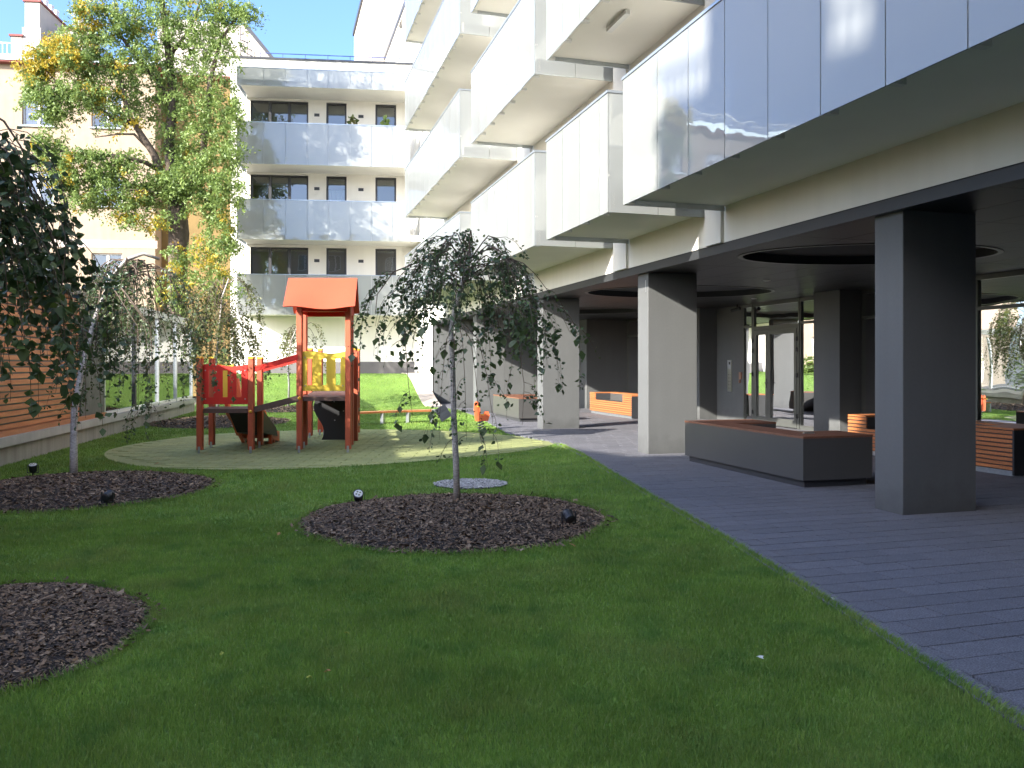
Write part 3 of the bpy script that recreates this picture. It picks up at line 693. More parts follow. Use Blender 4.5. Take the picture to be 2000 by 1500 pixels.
for a in (16.53, 18.37):
    for z in (.3, 1.25, 1.85, 2.1): MB().lathe([(.022, -.05), (.022, .05)], (IV - .07, a, z), 8).obj('hinge', blackp, do)
h = MB(); h.tube([(IV - .052, 17.77, 1.05), (IV - .11, 17.77, 1.05), (IV - .11, 17.62, 1.05)], .011, 8); tbox(h, TI, 17.755, 17.79, -.056, -.05, .92, 1.15); h.obj('door_handle', blackp, do)
ic = MB(); tbox(ic, TI, 19.42, 19.62, -.035, -.012, .78, 1.62); ic = ic.obj('intercom', steel, B)
q = MB(); tbox(q, TI, 19.44, 19.60, -.04, -.035, 1.38, 1.60); q.obj('display', mat('intercom_plate', (.5, .52, .54), .3), ic)
q = MB(); tbox(q, TI, 19.47, 19.54, -.044, -.0402, 1.50, 1.57); q.obj('lens', blackp, ic)
for i in range(5):
    for j in range(2): q = MB(); tbox(q, TI, 19.47 + j * .07, 19.49 + j * .07, -.04, -.035, .86 + i * .09, .88 + i * .09); q.obj('button', blackp, ic)
q = MB(); tbox(q, TI, 18.93, 19.03, -.05, -.012, 1.12, 1.30); tbox(q, TI, 19.0, 19.04, -.05, -.012, 1.02, 1.10); q.obj('key_box', mat('key_box_copper', (.35, .16, .10), .4), B)
# security camera and its bracket hanging under the ceiling
q = MB(); q.tube([(11.45, 18.7, 3.04), (11.45, 18.7, 2.93)], .02, 8); q.tube([(11.48, 18.62, 2.94), (11.38, 18.85, 2.89)], .045, 10); q.obj('security_camera', blackp, B)
for (v_, u_) in ((10.8, 16.9), (8.7, 13.2)): MB().lathe([(.06, 3.03), (.07, 3.046)], (v_, u_, 0), 12).obj('downlight', trim, B)
# small bracket on the second column
MB().box(6.026, 6.03, 12.68, 12.70, 2.72, 2.92).obj('bracket', galv, B)

# ------------------------------------------------------------------ planter benches in the colonnade
def bench_u(label, u0, u1, v0=6.17, dep=1.0, arm=.68, group=None):
    x, y = toW(v0, u0); t = thing('bench', label, 'bench', (x, y, 0), side_rz, group)
    H = .60; Lu = u1 - u0
    MB().box(.05, .40, .05, Lu - .05, 0, .09).obj('base', frame_m, t)
    MB().box(.40, dep - .05, .05, arm - .05, 0, .09).obj('base', frame_m, t); MB().box(.40, dep + .12, Lu - arm + .05, Lu - .05, 0, .09).obj('base', frame_m, t)
    MB().box(0, .45, 0, Lu, .09, H).obj('front_panel', planter_m, t)
    MB().box(.451, dep, 0, arm, .09, H).obj('side_panel', planter_m, t); MB().box(.451, dep + .17, Lu - arm, Lu, .09, H).obj('side_panel', planter_m, t)
    MB().box(-.004, .45, -.004, Lu + .004, H + .001, H + .028).obj('top_board', wood_b, t)
    MB().box(.452, dep + .004, -.004, arm, H + .001, H + .028).obj('top_board', wood_b, t); MB().box(.452, dep + .174, Lu - arm, Lu + .004, H + .001, H + .028).obj('top_board', wood_b, t)
    return t
bench_u('dark grey U shaped bench with brown top standing between the two nearest columns', 8.6, 11.58, group='dark panel benches between the columns')
bench_u('sunlit dark grey bench with brown top half hidden behind the third column, left of it', 20.6, 23.2, group='dark panel benches between the columns')
def bench_slat(label, u0, u1, v0, group):
    x, y = toW(v0, u0); t = thing('slatted_bench', label, 'bench', (x, y, 0), side_rz, group)
    Lu = u1 - u0; ea, eb = .60, .45
    MB().box(.03, .75, .03, Lu - .03, 0, .07).obj('base', galv, t)
    MB().box(.026, .5, .0, Lu, .07, .40).obj('seat_box', frame_m, t)
    MB().box(.5, .85, .0, Lu, .07, .62).obj('back_box', planter_m, t)
    MB().box(.026, .4995, 0.0, ea, .401, .62).obj('side_panel', frame_m, t); MB().box(.026, .4995, Lu - eb, Lu, .401, .62).obj('side_panel', frame_m, t)
    MB().box(.001, .852, -.02, ea, .6205, .645).obj('top_board', wood_o, t); MB().box(.001, .852, Lu - eb, Lu + .002, .6205, .645).obj('top_board', wood_o, t)
    MB().box(.5, .852, ea + .002, Lu - eb - .002, .6205, .645).obj('top_board', wood_o, t)
    MB().box(.02, .4995, ea, Lu - eb, .401, .42).obj('seat', planter_m, t)
    MB().box(0, .86, -.03, -.002, .02, .62).obj('end_panel', dark, t)
    for i in range(9):
        z = .085 + i * .06
        if z < .39: MB().box(0, .025, 0, Lu, z, z + .042).obj('slat', wood_o, t)
        else:
            MB().box(0, .025, 0, ea, z, z + .042).obj('slat', wood_o, t); MB().box(0, .025, Lu - eb, Lu, z, z + .042).obj('slat', wood_o, t)
    return t
bench_slat('shaded slatted timber bench by the glass wall, partly behind the nearest column', 8.72, 12.0, 9.5, 'slatted timber benches by the glass wall')
bench_slat('sunlit orange slatted timber bench left of the second column', 20.9, 24.0, 9.5, 'slatted timber benches by the glass wall')
x, y = toW(6.5, 8.95)
q = MB().rbox(-.07, .07, -.03, .03, 0, .02, .006).obj('phone', steel); q.location = (x, y, .629); tag(q, 'small silver object lying on the brown top of the near grey bench', 'phone')

# ------------------------------------------------------------------ far building facing the camera
K = thing('courtyard_building', 'white four storey building closing the courtyard, with full width milk glass balconies', 'building', (-11.2, 33.2, 0), R(6.25))
YW = 1.75
TK = lambda a, d, z: (a, YW + d, z)
lint = [12.73, 9.58, 6.50]; kw = []
for l in lint: kw += [(.29, 2.70, l - 2.4, l), (3.45, 4.31, l - 2.4, l), (5.53, 6.42, l - 2.4, l)]
m = MB(); holes_wall(m, TK, -.53, 7.75, 0, 14.48, kw, .14); m.obj('wall', white, K)
MB().box(-.53, 7.7, YW + 1.0, YW + 9, 0, 14.3).obj('building_core', cream_m, K)
MB().box(-.58, 7.8, YW - .05, YW + 9.1, 14.481, 14.56).obj('coping', frame_m, K)
MB().quad((-.53, YW, 0), (-.53, YW + 1.0, 0), (-.53, YW + 1.0, 14.48), (-.53, YW, 14.48)).obj('wall', cream_m, K)
MB().box(.83, 7.25, YW - .03, YW - .002, .6, 1.62).obj('plinth', plinth_m, K)
bl = {0: (.4, .42, .40), 1: (.15, .18, .45), 2: (.88, .88, .88)}
for i, l in enumerate(lint):
    window(K, TK, .29, 2.70, l - 2.4, l, n=3, blinds=bl[i], fw=.075)
    window(K, TK, 3.45, 4.31, l - 2.4, l, n=1, blinds=((.62, .2, .9)[i],), fw=.08, curt=(0,) if i == 1 else None)
    window(K, TK, 5.53, 6.42, l - 2.4, l, n=1, blinds=((.45, .42, .85)[i],), fw=.08)
    for a in (2.95, 4.81):
        v_ = MB().box(a, a + .22, YW - .012, YW - .001, l - .62, l - .49).obj('vent', frame_m, K)
        for j in range(3): MB().box(a + .02, a + .20, YW - .018, YW - .0125, l - .605 + j * .037, l - .592 + j * .037).obj('louvre', dark, v_)
def kbalc(zb, zt, x1=7.05, x0=0.12):
    s = MB().box(x0 + .1, x1 + .6, .09, YW - .001, zb + .04, zb + .24).obj('balcony', soffit, K)
    MB().box(x0 + .06, x1 + .6, .05, .089, zb + .02, zb + .25).obj('slab_edge', white, s)
    n = 8; wd = (x1 - x0) / n
    xs = [x0] + [x0 + 1.05 + i * .86 for i in range(7)] + [x1]
    for i in range(len(xs) - 1):
        MB().box(xs[i] + .007, xs[i + 1] - .007, -.008, .008, zb - .01, zt).obj('glass_pane', milk, s)
        MB().box(xs[i] - .012, xs[i] + .012, .012, .045, zb - .01, zt).obj('post', trim, s)
    MB().box(x0, x0 + .016, .012, YW - .02, zb - .01, zt).obj('glass_pane', milk, s)
    MB().box(x0 - .01, x1 + .02, -.025, .03, zt + .001, zt + .035).obj('handrail', railm, s)
    if zt - zb > 1.2: MB().box(x0, x1, .012, .04, zb + .40, zb + .43).obj('mid_rail', trim, s)
kbalc(12.78, 13.48); kbalc(9.62, 11.28); kbalc(6.57, 8.16); kbalc(3.53, 5.13)
r = MB(); r.box(.6, 7.6, YW + .35, YW + .38, 14.86, 14.89)
for i in range(8): r.box(.62 + i * .95, .645 + i * .95, YW + .352, YW + .377, 14.5, 14.86)
r.obj('roof_railing', mat('rail_blue', (.05, .08, .22), .4), K)
tr = MB()      # dark lattice screen on the roof
for i in range(9):
    a = .42 - .0 + i * .10; hgt = 1.55 * (1 - i / 9.5)
    tr.box(a - .75, a - .725, 2.7 + i * .25, 2.725 + i * .25, 14.55, 14.62 + hgt)
for j in range(6):
    e_ = .45 - j * .13; f_ = 4.5 - j * .35; z_ = 14.74 + j * .22
    tr.hexa([(-.33, 2.7, z_), (-.33, 2.72, z_), (e_, f_, z_), (e_, f_ - .02, z_), (-.33, 2.7, z_ + .04), (-.33, 2.72, z_ + .04), (e_, f_, z_ + .04), (e_, f_ - .02, z_ + .04)])
tr.obj('roof_screen', frame_m, K)
# balcony plants
def leafset(P, D, S, size, ratio=.45, fold=.12):
    """P base points, D tip direction, S side direction"""
    size = size[:, None]; Nn = np.cross(D, S)
    a = P; b = P + D * size * .38 + S * size * ratio + Nn * size * fold; c = P + D * size * .78 + S * size * ratio * .45 + Nn * size * fold * .4
    d = P + D * size; e = P + D * size * .78 - S * size * ratio * .45 + Nn * size * fold * .4; f = P + D * size * .38 - S * size * ratio + Nn * size * fold
    V = np.stack([a, b, c, d, e, f], 1).reshape(-1, 3); i = np.arange(len(P))[:, None] * 6
    return V, np.concatenate([i + np.array([[0, 1, 2, 3]]), i + np.array([[0, 3, 4, 5]])])
def rnd_dirs(n, down=0.0):
    v = rng.normal(0, 1, (n, 3)); v[:, 2] -= down; return v / np.linalg.norm(v, axis=1)[:, None]
def perp(D):
    r = rnd_dirs(len(D)); s = np.cross(D, r); return s / np.linalg.norm(s, axis=1)[:, None]
for (lx, lab) in ((4.75, 'leafy potted plant with brown tip on the top balcony, left of the other'), (6.05, 'bushy potted plant in front of the right window of the top balcony')):
    c = K.matrix_world @ Vector((0, 0, 0))
    wx = -11.2 + lx * math.cos(R(6.25)) - .45 * math.sin(R(6.25)); wy = 33.2 + lx * math.sin(R(6.25)) + .45 * math.cos(R(6.25))
    t = thing('potted_plant', lab, 'plant', (wx, wy, 9.86), 0, 'potted plants on the balcony')
    MB().lathe([(.13, 0), (.17, .3), (.18, .32)], n=12).obj('pot', conc_p, t)
    MB().tube([(0, 0, .3), (.03, 0, 1.0), (-.06 if lx < 5 else .02, 0, 1.85)], .015, 6).obj('stem', bark_d, t)
    n = 110; z = rng.uniform(.7, 1.95, n); P = np.stack([rng.normal(0, .05, n) - (.07 if lx < 5 else 0) * (z - 1), rng.normal(0, .05, n), z], 1); Dd = rnd_dirs(n, .3)
    V, F = leafset(P, Dd, perp(Dd), rng.uniform(.12, .22, n)); npmesh('foliage', V, F, leaf_l if lx > 5 else leaf_bb, t)

# ------------------------------------------------------------------ old buildings beyond
T1 = thing('old_apartment_house', 'pinkish beige old apartment house behind the tall locust tree', 'building', (-16.45, 38.0, 0), R(6.25))
TT = lambda a, d, z: (a, d, z)
ow = []
for z0, z1 in ((12.35, 13.9), (8.75, 10.3), (5.1, 6.6), (1.5, 3.1)):
    for a in (-2.8, -5.8, -9.0, -12.2): ow.append((a, a + 1.35, z0, z1))
m = MB(); holes_wall(m, TT, -20, 0, 0, 15.1, ow, .22); m.obj('wall', tan_m, T1)
MB().quad((0, 0, 0), (0, 9, 0), (0, 9, 15.1), (0, 0, 15.1)).obj('wall', tan_m, T1)
MB().box(-20, -.01, 1.2, 9, 0, 15.0).obj('building_core', room_m, T1)
for k, h_ in enumerate(ow):
    window(T1, TT, *h_, n=2, fm=winw, fw=.07, dep=.18, curt=(1,) if k % 2 == 0 else (0,), room=.8)
    MB().box(h_[0] - .08, h_[1] + .08, -.10, .0, h_[2] - .06, h_[2] - .005).obj('window_sill', zinc, T1)
MB().box(-20, .1, -.02, -.001, 6.85, 7.2).obj('band_course', mat('band_grey', (.45, .38, .33), .9), T1)
MB().box(-20, .25, -.35, 9, 15.101, 15.17).obj('cornice', brick_r, T1); MB().box(-20, .3, -.40, 9, 15.171, 15.42).obj('gutter', zinc, T1)
ra = MB(); ra.box(-20, -5.2, -.1, -.07, 16.0, 16.05)
for i in range(75): ra.box(-20 + i * .2, -19.97 + i * .2, -.1, -.07, 15.42, 16.0)
ra.obj('roof_railing', winw, T1)
def chimney(parent, x0, x1, y0, y1, z0, z1, pots=0, base=None):
    c = MB().box(x0, x1, y0, y1, z0, z1).obj('chimney', cream_m, parent)
    if base: MB().box(x0 - .08, x1 + .08, y0 - .08, y1 + .08, z0, base).obj('chimney_base', cream_m, c)
    MB().box(x0 - .07, x1 + .07, y0 - .07, y1 + .07, z1 + .001, z1 + .09).obj('coping', brick_r, c)
    for i in range(pots):
        yy = y0 + .25 + i * (y1 - y0 - .5) / max(1, pots - 1)
        MB().lathe([(.10, 0), (.10, .5), (.12, .52), (.12, .6)], ((x0 + x1) / 2, yy, z1 + .09), 10).obj('chimney_pot', winw, c)
    return c
chimney(T1, -5.95, -5.3, .6, 3.4, 15.42, 18.2, pots=5, base=17.0); chimney(T1, -6.5, -6.04, .5, 2.2, 15.42, 16.55)
chimney(T1, -4.5, -3.3, 1.2, 2.4, 15.42, 17.2, pots=3)
T2 = thing('ochre_house', 'ochre yellow house wall between the beige house and the white courtyard building', 'building', (-16.45, 38.0, 0), R(6.25))
m = MB(); holes_wall(m, lambda a, d, z: (a, .9 + d, z), .02, 6.2, 0, 15.0, [(3.9, 4.75, 1.5, 3.3)], .2); m.obj('wall', ochre_m, T2)
MB().box(.02, 6.2, 1.8, 9, 0, 14.9).obj('building_core', room_m, T2); MB().box(1.95, 2.2, .82, .899, 0, 15.0).obj('downpipe_pilaster', ochre_m, T2)
MB().box(.02, 6.3, .7, 9, 15.001, 15.15).obj('cornice', brick_r, T2)
window(T2, lambda a, d, z: (a, .9 + d, z), 3.9, 4.75, 1.5, 3.3, n=1, fm=frame_m, dep=.16, curt=(0,))
G = thing('gabled_house', 'cream gabled house end rising behind the roof of the white courtyard building', 'building', (-21.5, 50, 0), R(6.25))
m = MB(); pts = [(0, 0), (6.9, 0), (6.9, 20.2), (5.1, 22.3), (0, 22.6)]
m.poly([(a, 0, z) for a, z in pts]); m.poly([(a, 8, z) for a, z in reversed(pts)])
for i in range(5): a, b = pts[i], pts[(i + 1) % 5]; m.quad((a[0], 0, a[1]), (a[0], 8, a[1]), (b[0], 8, b[1]), (b[0], 0, b[1]))
m.obj('wall', cream_m, G)
MB().hexa([(6.8, -.1, 20.2), (7.05, -.1, 20.2), (7.05, 8.1, 20.2), (6.8, 8.1, 20.2), (5.0, -.1, 22.35), (5.25, -.1, 22.4), (5.25, 8.1, 22.4), (5.0, 8.1, 22.35)]).obj('coping', frame_m, G)

# building on the left, outside the frame: it shades the lawn and shows in the balcony glass
O = thing('opposite_house', 'beige house with chimneys across the courtyard, reflected in the balcony glass', 'building', (-15, 0, 0), 0)
prof = [(0.9, 0), (0.9, 9.05), (-2.3, 9.85), (-2.31, 9.9), (-5.2, 12.2), (-5.7, 13.4), (-5.71, 13.9), (-26, 13.9), (-26, 0)]
TO = lambda a, d, z: (-d, a, z)
m = MB(); ohs = []
for z0 in (1.6, 5.2, 8.8):
    for a in range(-25, -1, 3):
        if z0 + 1.6 < 9 or a < -7: ohs.append((a + .6, a + 1.9, z0, z0 + 1.6))
hh = [h for h in ohs if h[3] < 9.0]
holes_wall(m, TO, -26, .9, 0, 9.0, hh, .2)
hh2 = [h for h in ohs if h[3] >= 9.0]
holes_wall(m, TO, -26, -5.71, 9.0, 13.9, [h for h in hh2 if h[2] >= 9.0], .2)
m.poly([(0, .9, 9.0), (0, .9, 9.05), (0, -2.3, 9.85), (0, -5.2, 12.2), (0, -5.7, 13.4), (0, -5.71, 9.0)])
m.obj('wall', tan_m, O)
mm = MB(); P2 = prof; KX, KY = -.734, -.679      # the plan is skewed, its gable walls run towards the sun
def cp(a, z, d): return (KX * d, a + KY * d, z)
for i in range(len(P2)):
    a, b = P2[i], P2[(i + 1) % len(P2)]; mm.quad(cp(*a, 0.01), cp(*a, 7), cp(*b, 7), cp(*b, 0.01))
mm.poly([cp(*a, 7) for a in P2]); mm.poly([cp(*a, .9) for a in P2])
mm.obj('building_core', tan_m, O)
for h_ in hh + [h for h in hh2 if h[2] >= 9.0]: window(O, TO, *h_, n=2, fm=winw, dep=.16, room=.8)
for h_ in [h for h in hh2 if h[2] < 9.0]: MB().box(.0, .03, h_[0], h_[1], h_[2], h_[3]).obj('shutter', winw, O)
MB().box(-.2, .3, -26, -5.75, 13.901, 14.1).obj('cornice', zinc, O)
for a in (-9.5, -12.5, -16.0, -20.0): chimney(O, -1.6, -.9, a - .9, a + .9, 13.9, 15.6 + (a % 3) * .3, pots=5)
r = MB(); r.box(-.3, -.26, -26, -5.8, 14.75, 14.8)
for i in range(100): r.box(-.3, -.27, -26 + i * .2, -25.97 + i * .2, 14.1, 14.75)
r.obj('roof_railing', winw, O)

RH = thing('rear_house', 'plain beige house closing the courtyard behind the viewpoint', 'building', (-13, -16, 0), 0)
TR = lambda a, d, z: (a, -d, z)
rhw = [(a, a + 1.3, z, z + 1.6) for a in range(2, 34, 3) for z in (1.6, 4.8, 8.0, 11.2)]
m = MB(); holes_wall(m, TR, 0, 36, 0, 14, rhw, .2); m.obj('wall', tan_m, RH); MB().box(0, 36, -8, -1.2, 0, 14).obj('building_core', tan_m, RH)
for h_ in rhw: window(RH, TR, *h_, n=2, fm=winw, dep=.16, room=.8)

# ------------------------------------------------------------------ timber and glass pavilion on the left
PVl = thing('pavilion', 'low timber slatted pavilion with glazed far part on a concrete plinth, left of the lawn', 'pavilion', (0, 0, 0), R(10.55))
FV = -5.2
for a in np.arange(-2, 28, 3.75):
    MB().box(FV - .3, FV + .0, a + .004, min(a + 3.746, 28.0), -.05, .275).obj('plinth_wall', conc, PVl)
    MB().box(FV - .3, FV + .07, a + .004, min(a + 3.746, 28.0), .28, .42).obj('plinth_cap', conc_l, PVl)
MB().box(FV - .35, FV + .01, -2, 18.55, .421, .50).obj('timber_ledge', wood_p, PVl)
MB().box(FV - 4, FV - .13, -2, 17.0, .0, 2.809).obj('inner_wall', frame_m, PVl)
MB().box(FV - 4.1, FV - .05, 17.12, 18.6, .501, 2.80).obj('grey_panel', mat('grey_sheet', (.10, .10, .10), .6, noise=((3, .2), (12, .1))), PVl)
nsl = 24
for i in range(nsl):
    z = .515 + i * .0965
    for a, b in ((-2, 4.2), (4.21, 8.4), (8.41, 12.7), (12.71, 17.1)):
        MB().box(FV - .11, FV - .075, a + .003, b - .003, z, z + .068).obj('slat', wood_p, PVl)
MB().box(FV - 4.3, FV + .05, -2, 18.7, 2.81, 2.92).obj('roof', frame_m, PVl)
MB().box(FV - .16, FV - .02, 18.76, 28.0, 2.72, 2.92).obj('top_beam', galv, PVl)
us = [18.62, 21.1, 23.4, 25.6, 27.95]
for i, u_ in enumerate(us): MB().box(FV - .14, FV - .04, u_ - .035 - (.03 if i == 1 else 0), u_ + .035, .421, 2.72).obj('mullion', frame_m if i == 1 else galv, PVl)
for i in range(4):
    MB().box(FV - .095, FV - .085, us[i] + .035, us[i + 1] - .07, .425, 2.718).obj('glass_pane', pglass, PVl)
    MB().box(FV - .12, FV - .05, us[i] + .036, us[i + 1] - .071, .4211, .50).obj('bottom_rail', winw, PVl)
# white inner frames seen through the glass
for u_ in (23.1, 26.6): MB().box(FV - 2.6, FV - 2.5, u_, u_ + .12, 0, 2.7).obj('inner_post', galv, PVl)
MB().box(FV - 2.8, FV - 2.4, 18.7, 28, .0, .5).obj('inner_kerb', conc_l, PVl)

# ------------------------------------------------------------------ playground climber
def slotted(mb, x0, x1, z0, ztop, y0, y1, slots, n=28):
    xs = sorted(set([x0 + (x1 - x0) * i / n for i in range(n + 1)] + [s for sl in slots for s in sl[:2]]))
    for a, b in zip(xs[:-1], xs[1:]):
        c = (a + b) / 2; ta, tb = ztop(a), ztop(b); segs = [(z0, z0, ta, tb)]
        for s in slots:
            if s[0] <= c <= s[1]: segs = [(z0, z0, s[2], s[2]), (s[3], s[3], ta, tb)]
        for za, zb, zc, zd in segs:
            mb.hexa([(a, y0, za), (b, y0, zb), (b, y1, zb), (a, y1, za), (a, y0, zc), (b, y0, zd), (b, y1, zd), (a, y1, zc)])
    return mb
PG = thing('play_climber', 'red and yellow wooden play tower with orange roof, ramp and slide', 'playground')
def post(x, y, h, cap=True, parent=PG, w=.0475):
    p = MB().rbox(x - w, x + w, y - w, y + w, .06, h, .008).obj('post', post_m, parent)
    MB().box(x - .02, x + .02, y - w - .004, y - w - .0005, -.02, .12).obj('foot', galv, p)
    if cap: MB().rbox(x - w - .004, x + w + .004, y - w - .004, y + w + .004, h + .0005, h + .035, .01).obj('cap', cap_y, p)
    return p
A = [(-5.26, 13.9), (-4.41, 13.95), (-5.38, 14.78), (-4.53, 14.83)]
for x, y in A: post(x, y, 1.60)
C = [(-3.61, 14.02), (-2.79, 14.06), (-3.72, 14.78), (-2.90, 14.82)]
for x, y in C: post(x, y, 2.52, cap=False)
E_ = [(-4.10, 16.75), (-3.18, 16.6), (-4.08, 17.55), (-3.28, 17.5)]
for x, y in E_: post(x, y, 1.80)
post(-3.98, 17.5, .62, cap=False, w=.035)
def deckq(P, z, th=.07):
    q = [(P[0][0], P[0][1]), (P[1][0], P[1][1]), (P[3][0], P[3][1]), (P[2][0], P[2][1])]
    MB().hexa([(x, y, z - th) for x, y in q] + [(x, y, z) for x, y in q]).obj('deck', deck_m, PG)
    m = MB()
    MB().box(P[0][0] + .05, P[1][0] - .05, P[0][1] - .03, P[0][1] + .005, z - th - .02, z - th + .03)
deckq(A, .75); deckq(C, .95); deckq(E_, .95)
def wavy(x0, x1, zt, amp): return lambda x: zt + amp * math.sin((x - x0) / (x1 - x0) * 2 * math.pi * 1.0 + .6)
def slots(x0, x1, z0, z1, n=3, w=.085):
    st = (x1 - x0) / n; return [(x0 + st * (i + .5) - w / 2, x0 + st * (i + .5) + w / 2, z0, z1) for i in range(n)]
def railpanel(x0, x1, y, z0, zt, m, sl):
    o = slotted(MB(), x0, x1, z0, wavy(x0, x1, zt, .022), y - .009, y + .009, sl).obj('railing_panel', m, PG)
    for a in (x0 + .04, x1 - .04):
        for b in (z0 + .09, zt - .09): MB().tube([(a, y - .016, b), (a, y - .009, b)], .012, 8).obj('bolt', galv, o)
railpanel(-5.21, -4.46, 13.91, .83, 1.49, red_m, slots(-5.19, -4.49, .95, 1.40))
railpanel(-3.56, -2.84, 14.03, 1.05, 1.71, yel_m, slots(-3.56, -2.84, 1.15, 1.60))
# back panels
railpanel(-5.33, -5.0, 14.8, .83, 1.5, yel_m, [])
sq = MB()
for k in range(4):
    z = .92 + k * .12; sq.tube([(-5.24 + .05 * math.sin(t * 2.2 + k), 14.785, z + .05 * math.sin(t * 1.7)) for t in np.linspace(0, 4, 12)], .008, 5)
sq.obj('squiggle', blackp, PG)
# side panel of the tower, on its right
for y0 in (14.12,):
    m = slotted(MB(), y0, 14.78, 1.05, wavy(y0, 14.78, 1.71, .02), -.009, .009, slots(y0 + .02, 14.76, 1.15, 1.6, 2))
    m.v = [(-2.845 + (v_[0] - 14.12) * -.12 + v_[1], v_[0], v_[2]) for v_ in m.v]; m.obj('railing_panel', yel_m, PG)
m = slotted(MB(), 14.9, 16.6, 1.05, wavy(14.9, 16.6, 1.71, .03), -.009, .009, slots(15.0, 16.5, 1.15, 1.6, 4))
m.v = [(-2.93 - (v_[0] - 14.9) * .15 + v_[1], v_[0], v_[2]) for v_ in m.v]; m.obj('railing_panel', orange_m, PG)
MB().hexa([(-3.72, 14.8, .88), (-2.9, 14.84, .88), (-3.16, 16.6, .88), (-4.05, 16.7, .88), (-3.72, 14.8, .95), (-2.9, 14.84, .95), (-3.16, 16.6, .95), (-4.05, 16.7, .95)]).obj('bridge', deck_m, PG)
# roof: two wavy boards
def roofboard(sgn):
    m = MB(); n = 30; x0, x1 = -3.82, -2.62; yc = 14.42
    for i in range(n):
        for k in (0,): pass
        a, b = x0 + (x1 - x0) * i / n, x0 + (x1 - x0) * (i + 1) / n
        def ev(x): return 2.44 + .025 * math.sin((x - x0) / (x1 - x0) * 2 * math.pi * 1.05 + .9) - (.03 if sgn > 0 else 0)
        def P(x, t, up):      # t 0 eave 1 ridge
            z = ev(x) + (3.0 - ev(x)) * t; y = yc + sgn * .66 * (1 - t); sh = .03 * (1 - t) * (1 if x > -3.2 else -1)
            return (x - .13 * (y - 13.76), y + sgn * up * .9, z + up * .5)
        m.hexa([P(a, 0, 0), P(b, 0, 0), P(b, 1, 0), P(a, 1, 0), P(a, 0, .022), P(b, 0, .022), P(b, 1, .022), P(a, 1, .022)])
    m.obj('roof_board', roof_o, PG)
roofboard(-1); roofboard(1)
for (x, y) in ((-3.66, 14.4), (-2.85, 14.44)):
    MB().hexa([(x - .01, y - .42, 2.38), (x + .01, y - .42, 2.38), (x + .01, y + .42, 2.38), (x - .01, y + .42, 2.38), (x - .01, y - .05, 2.92), (x + .01, y - .05, 2.92), (x + .01, y + .05, 2.92), (x - .01, y + .05, 2.92)]).obj('gable_board', red_m, PG)
MB().box(-3.66, -2.8, 13.98, 14.07, 2.40, 2.46).obj('beam', red_m, PG); MB().box(-3.72, -2.9, 14.75, 14.84, 2.36, 2.46).obj('beam', red_m, PG)
# ramp and handrails between the decks
for y0, y1 in ((13.96, 14.8),):
    MB().hexa([(-4.40, y0, .69), (-3.62, y0 + .04, .88), (-3.70, y1, .88), (-4.50, y1, .69), (-4.40, y0, .75), (-3.62, y0 + .04, .95), (-3.70, y1, .95), (-4.50, y1, .75)]).obj('ramp', deck_m, PG)
    MB().hexa([(-4.40, y0 - .03, .68), (-3.62, y0 + .01, .87), (-3.62, y0 + .038, .87), (-4.40, y0 - .002, .68), (-4.40, y0 - .03, .78), (-3.62, y0 + .01, .98), (-3.62, y0 + .038, .98), (-4.40, y0 - .002, .78)]).obj('ramp_side', deck_m, PG)
for yy, dx in ((13.93, 0), (14.80, -.1)):
    MB().hexa([(-4.38 + dx, yy, 1.37), (-3.63 + dx, yy + .04, 1.58), (-3.63 + dx, yy + .075, 1.58), (-4.38 + dx, yy + .035, 1.37), (-4.38 + dx, yy, 1.46), (-3.63 + dx, yy + .04, 1.68), (-3.63 + dx, yy + .075, 1.68), (-4.38 + dx, yy + .035, 1.46)]).obj('handrail', red_m, PG)
for (x, y, z) in ((-4.41, 13.9, .71), (-3.60, 13.97, .93)): MB().lathe([(.028, 0), (.028, .012), (.012, .022)], (0, 0, 0), 10).obj('bolt_cap', cap_y, PG).matrix_world = Matrix.Translation((x, y, z)) @ Matrix.Rotation(R(90), 4, 'X')
# slide behind the low deck
s = MB(); cl = [(14.86, .74), (15.1, .62), (15.5, .30), (15.8, .14), (16.1, .12)]
for (ya, za), (yb, zb_) in zip(cl[:-1], cl[1:]):
    s.hexa([(-5.2 + .1, ya, za - .05), (-4.60, ya, za - .05), (-4.60, yb, zb_ - .05), (-5.12, yb, zb_ - .05), (-5.1, ya, za - .02), (-4.60, ya, za - .02), (-4.60, yb, zb_ - .02), (-5.12, yb, zb_ - .02)])
sl = s.obj('slide', orange_m, PG)
for x0, x1 in ((-5.18, -5.12), (-4.60, -4.54)):
    m = MB(); up = .10
    for (ya, za), (yb, zb_) in zip(cl[:-1], cl[1:]):
        m.hexa([(x0, ya, za - .08), (x1, ya, za - .08), (x1, yb, max(.0, zb_ - .14)), (x0, yb, max(0, zb_ - .14)), (x0, ya, za + up), (x1, ya, za + up), (x1, yb, zb_ + .08), (x0, yb, zb_ + .08)])
    m.obj('slide_side', orange_m, sl)
m = MB(); m.hexa([(-5.14, 14.9, .20), (-4.62, 14.9, .20), (-4.62, 15.9, .1), (-5.0, 15.9, .1), (-5.2, 14.86, .67), (-4.46, 14.86, .67), (-4.46, 15.6, .35), (-5.1, 15.6, .35)])
m.v = [(-4.98, 14.93, .27), (-4.52, 14.93, .27), (-4.52, 15.9, .12), (-4.95, 15.9, .12), (-5.13, 14.87, .68), (-4.49, 14.87, .68), (-4.49, 15.7, .30), (-5.1, 15.7, .30)]; m.obj('underside', blackp, sl)
for x in (-4.95, -4.55): MB().box(x - .03, x + .03, 15.5, 15.56, 0, .2).obj('slide_foot', orange_m, sl)
hd = MB(); hd.poly([(-4.99, 14.84, .80)] + [(-4.99 + .12 * (1 - math.cos(t)) , 14.84, .80 + .5 * math.sin(t)) for t in np.linspace(.9, 1.57, 4)] + [(-4.83, 14.84, .80)])
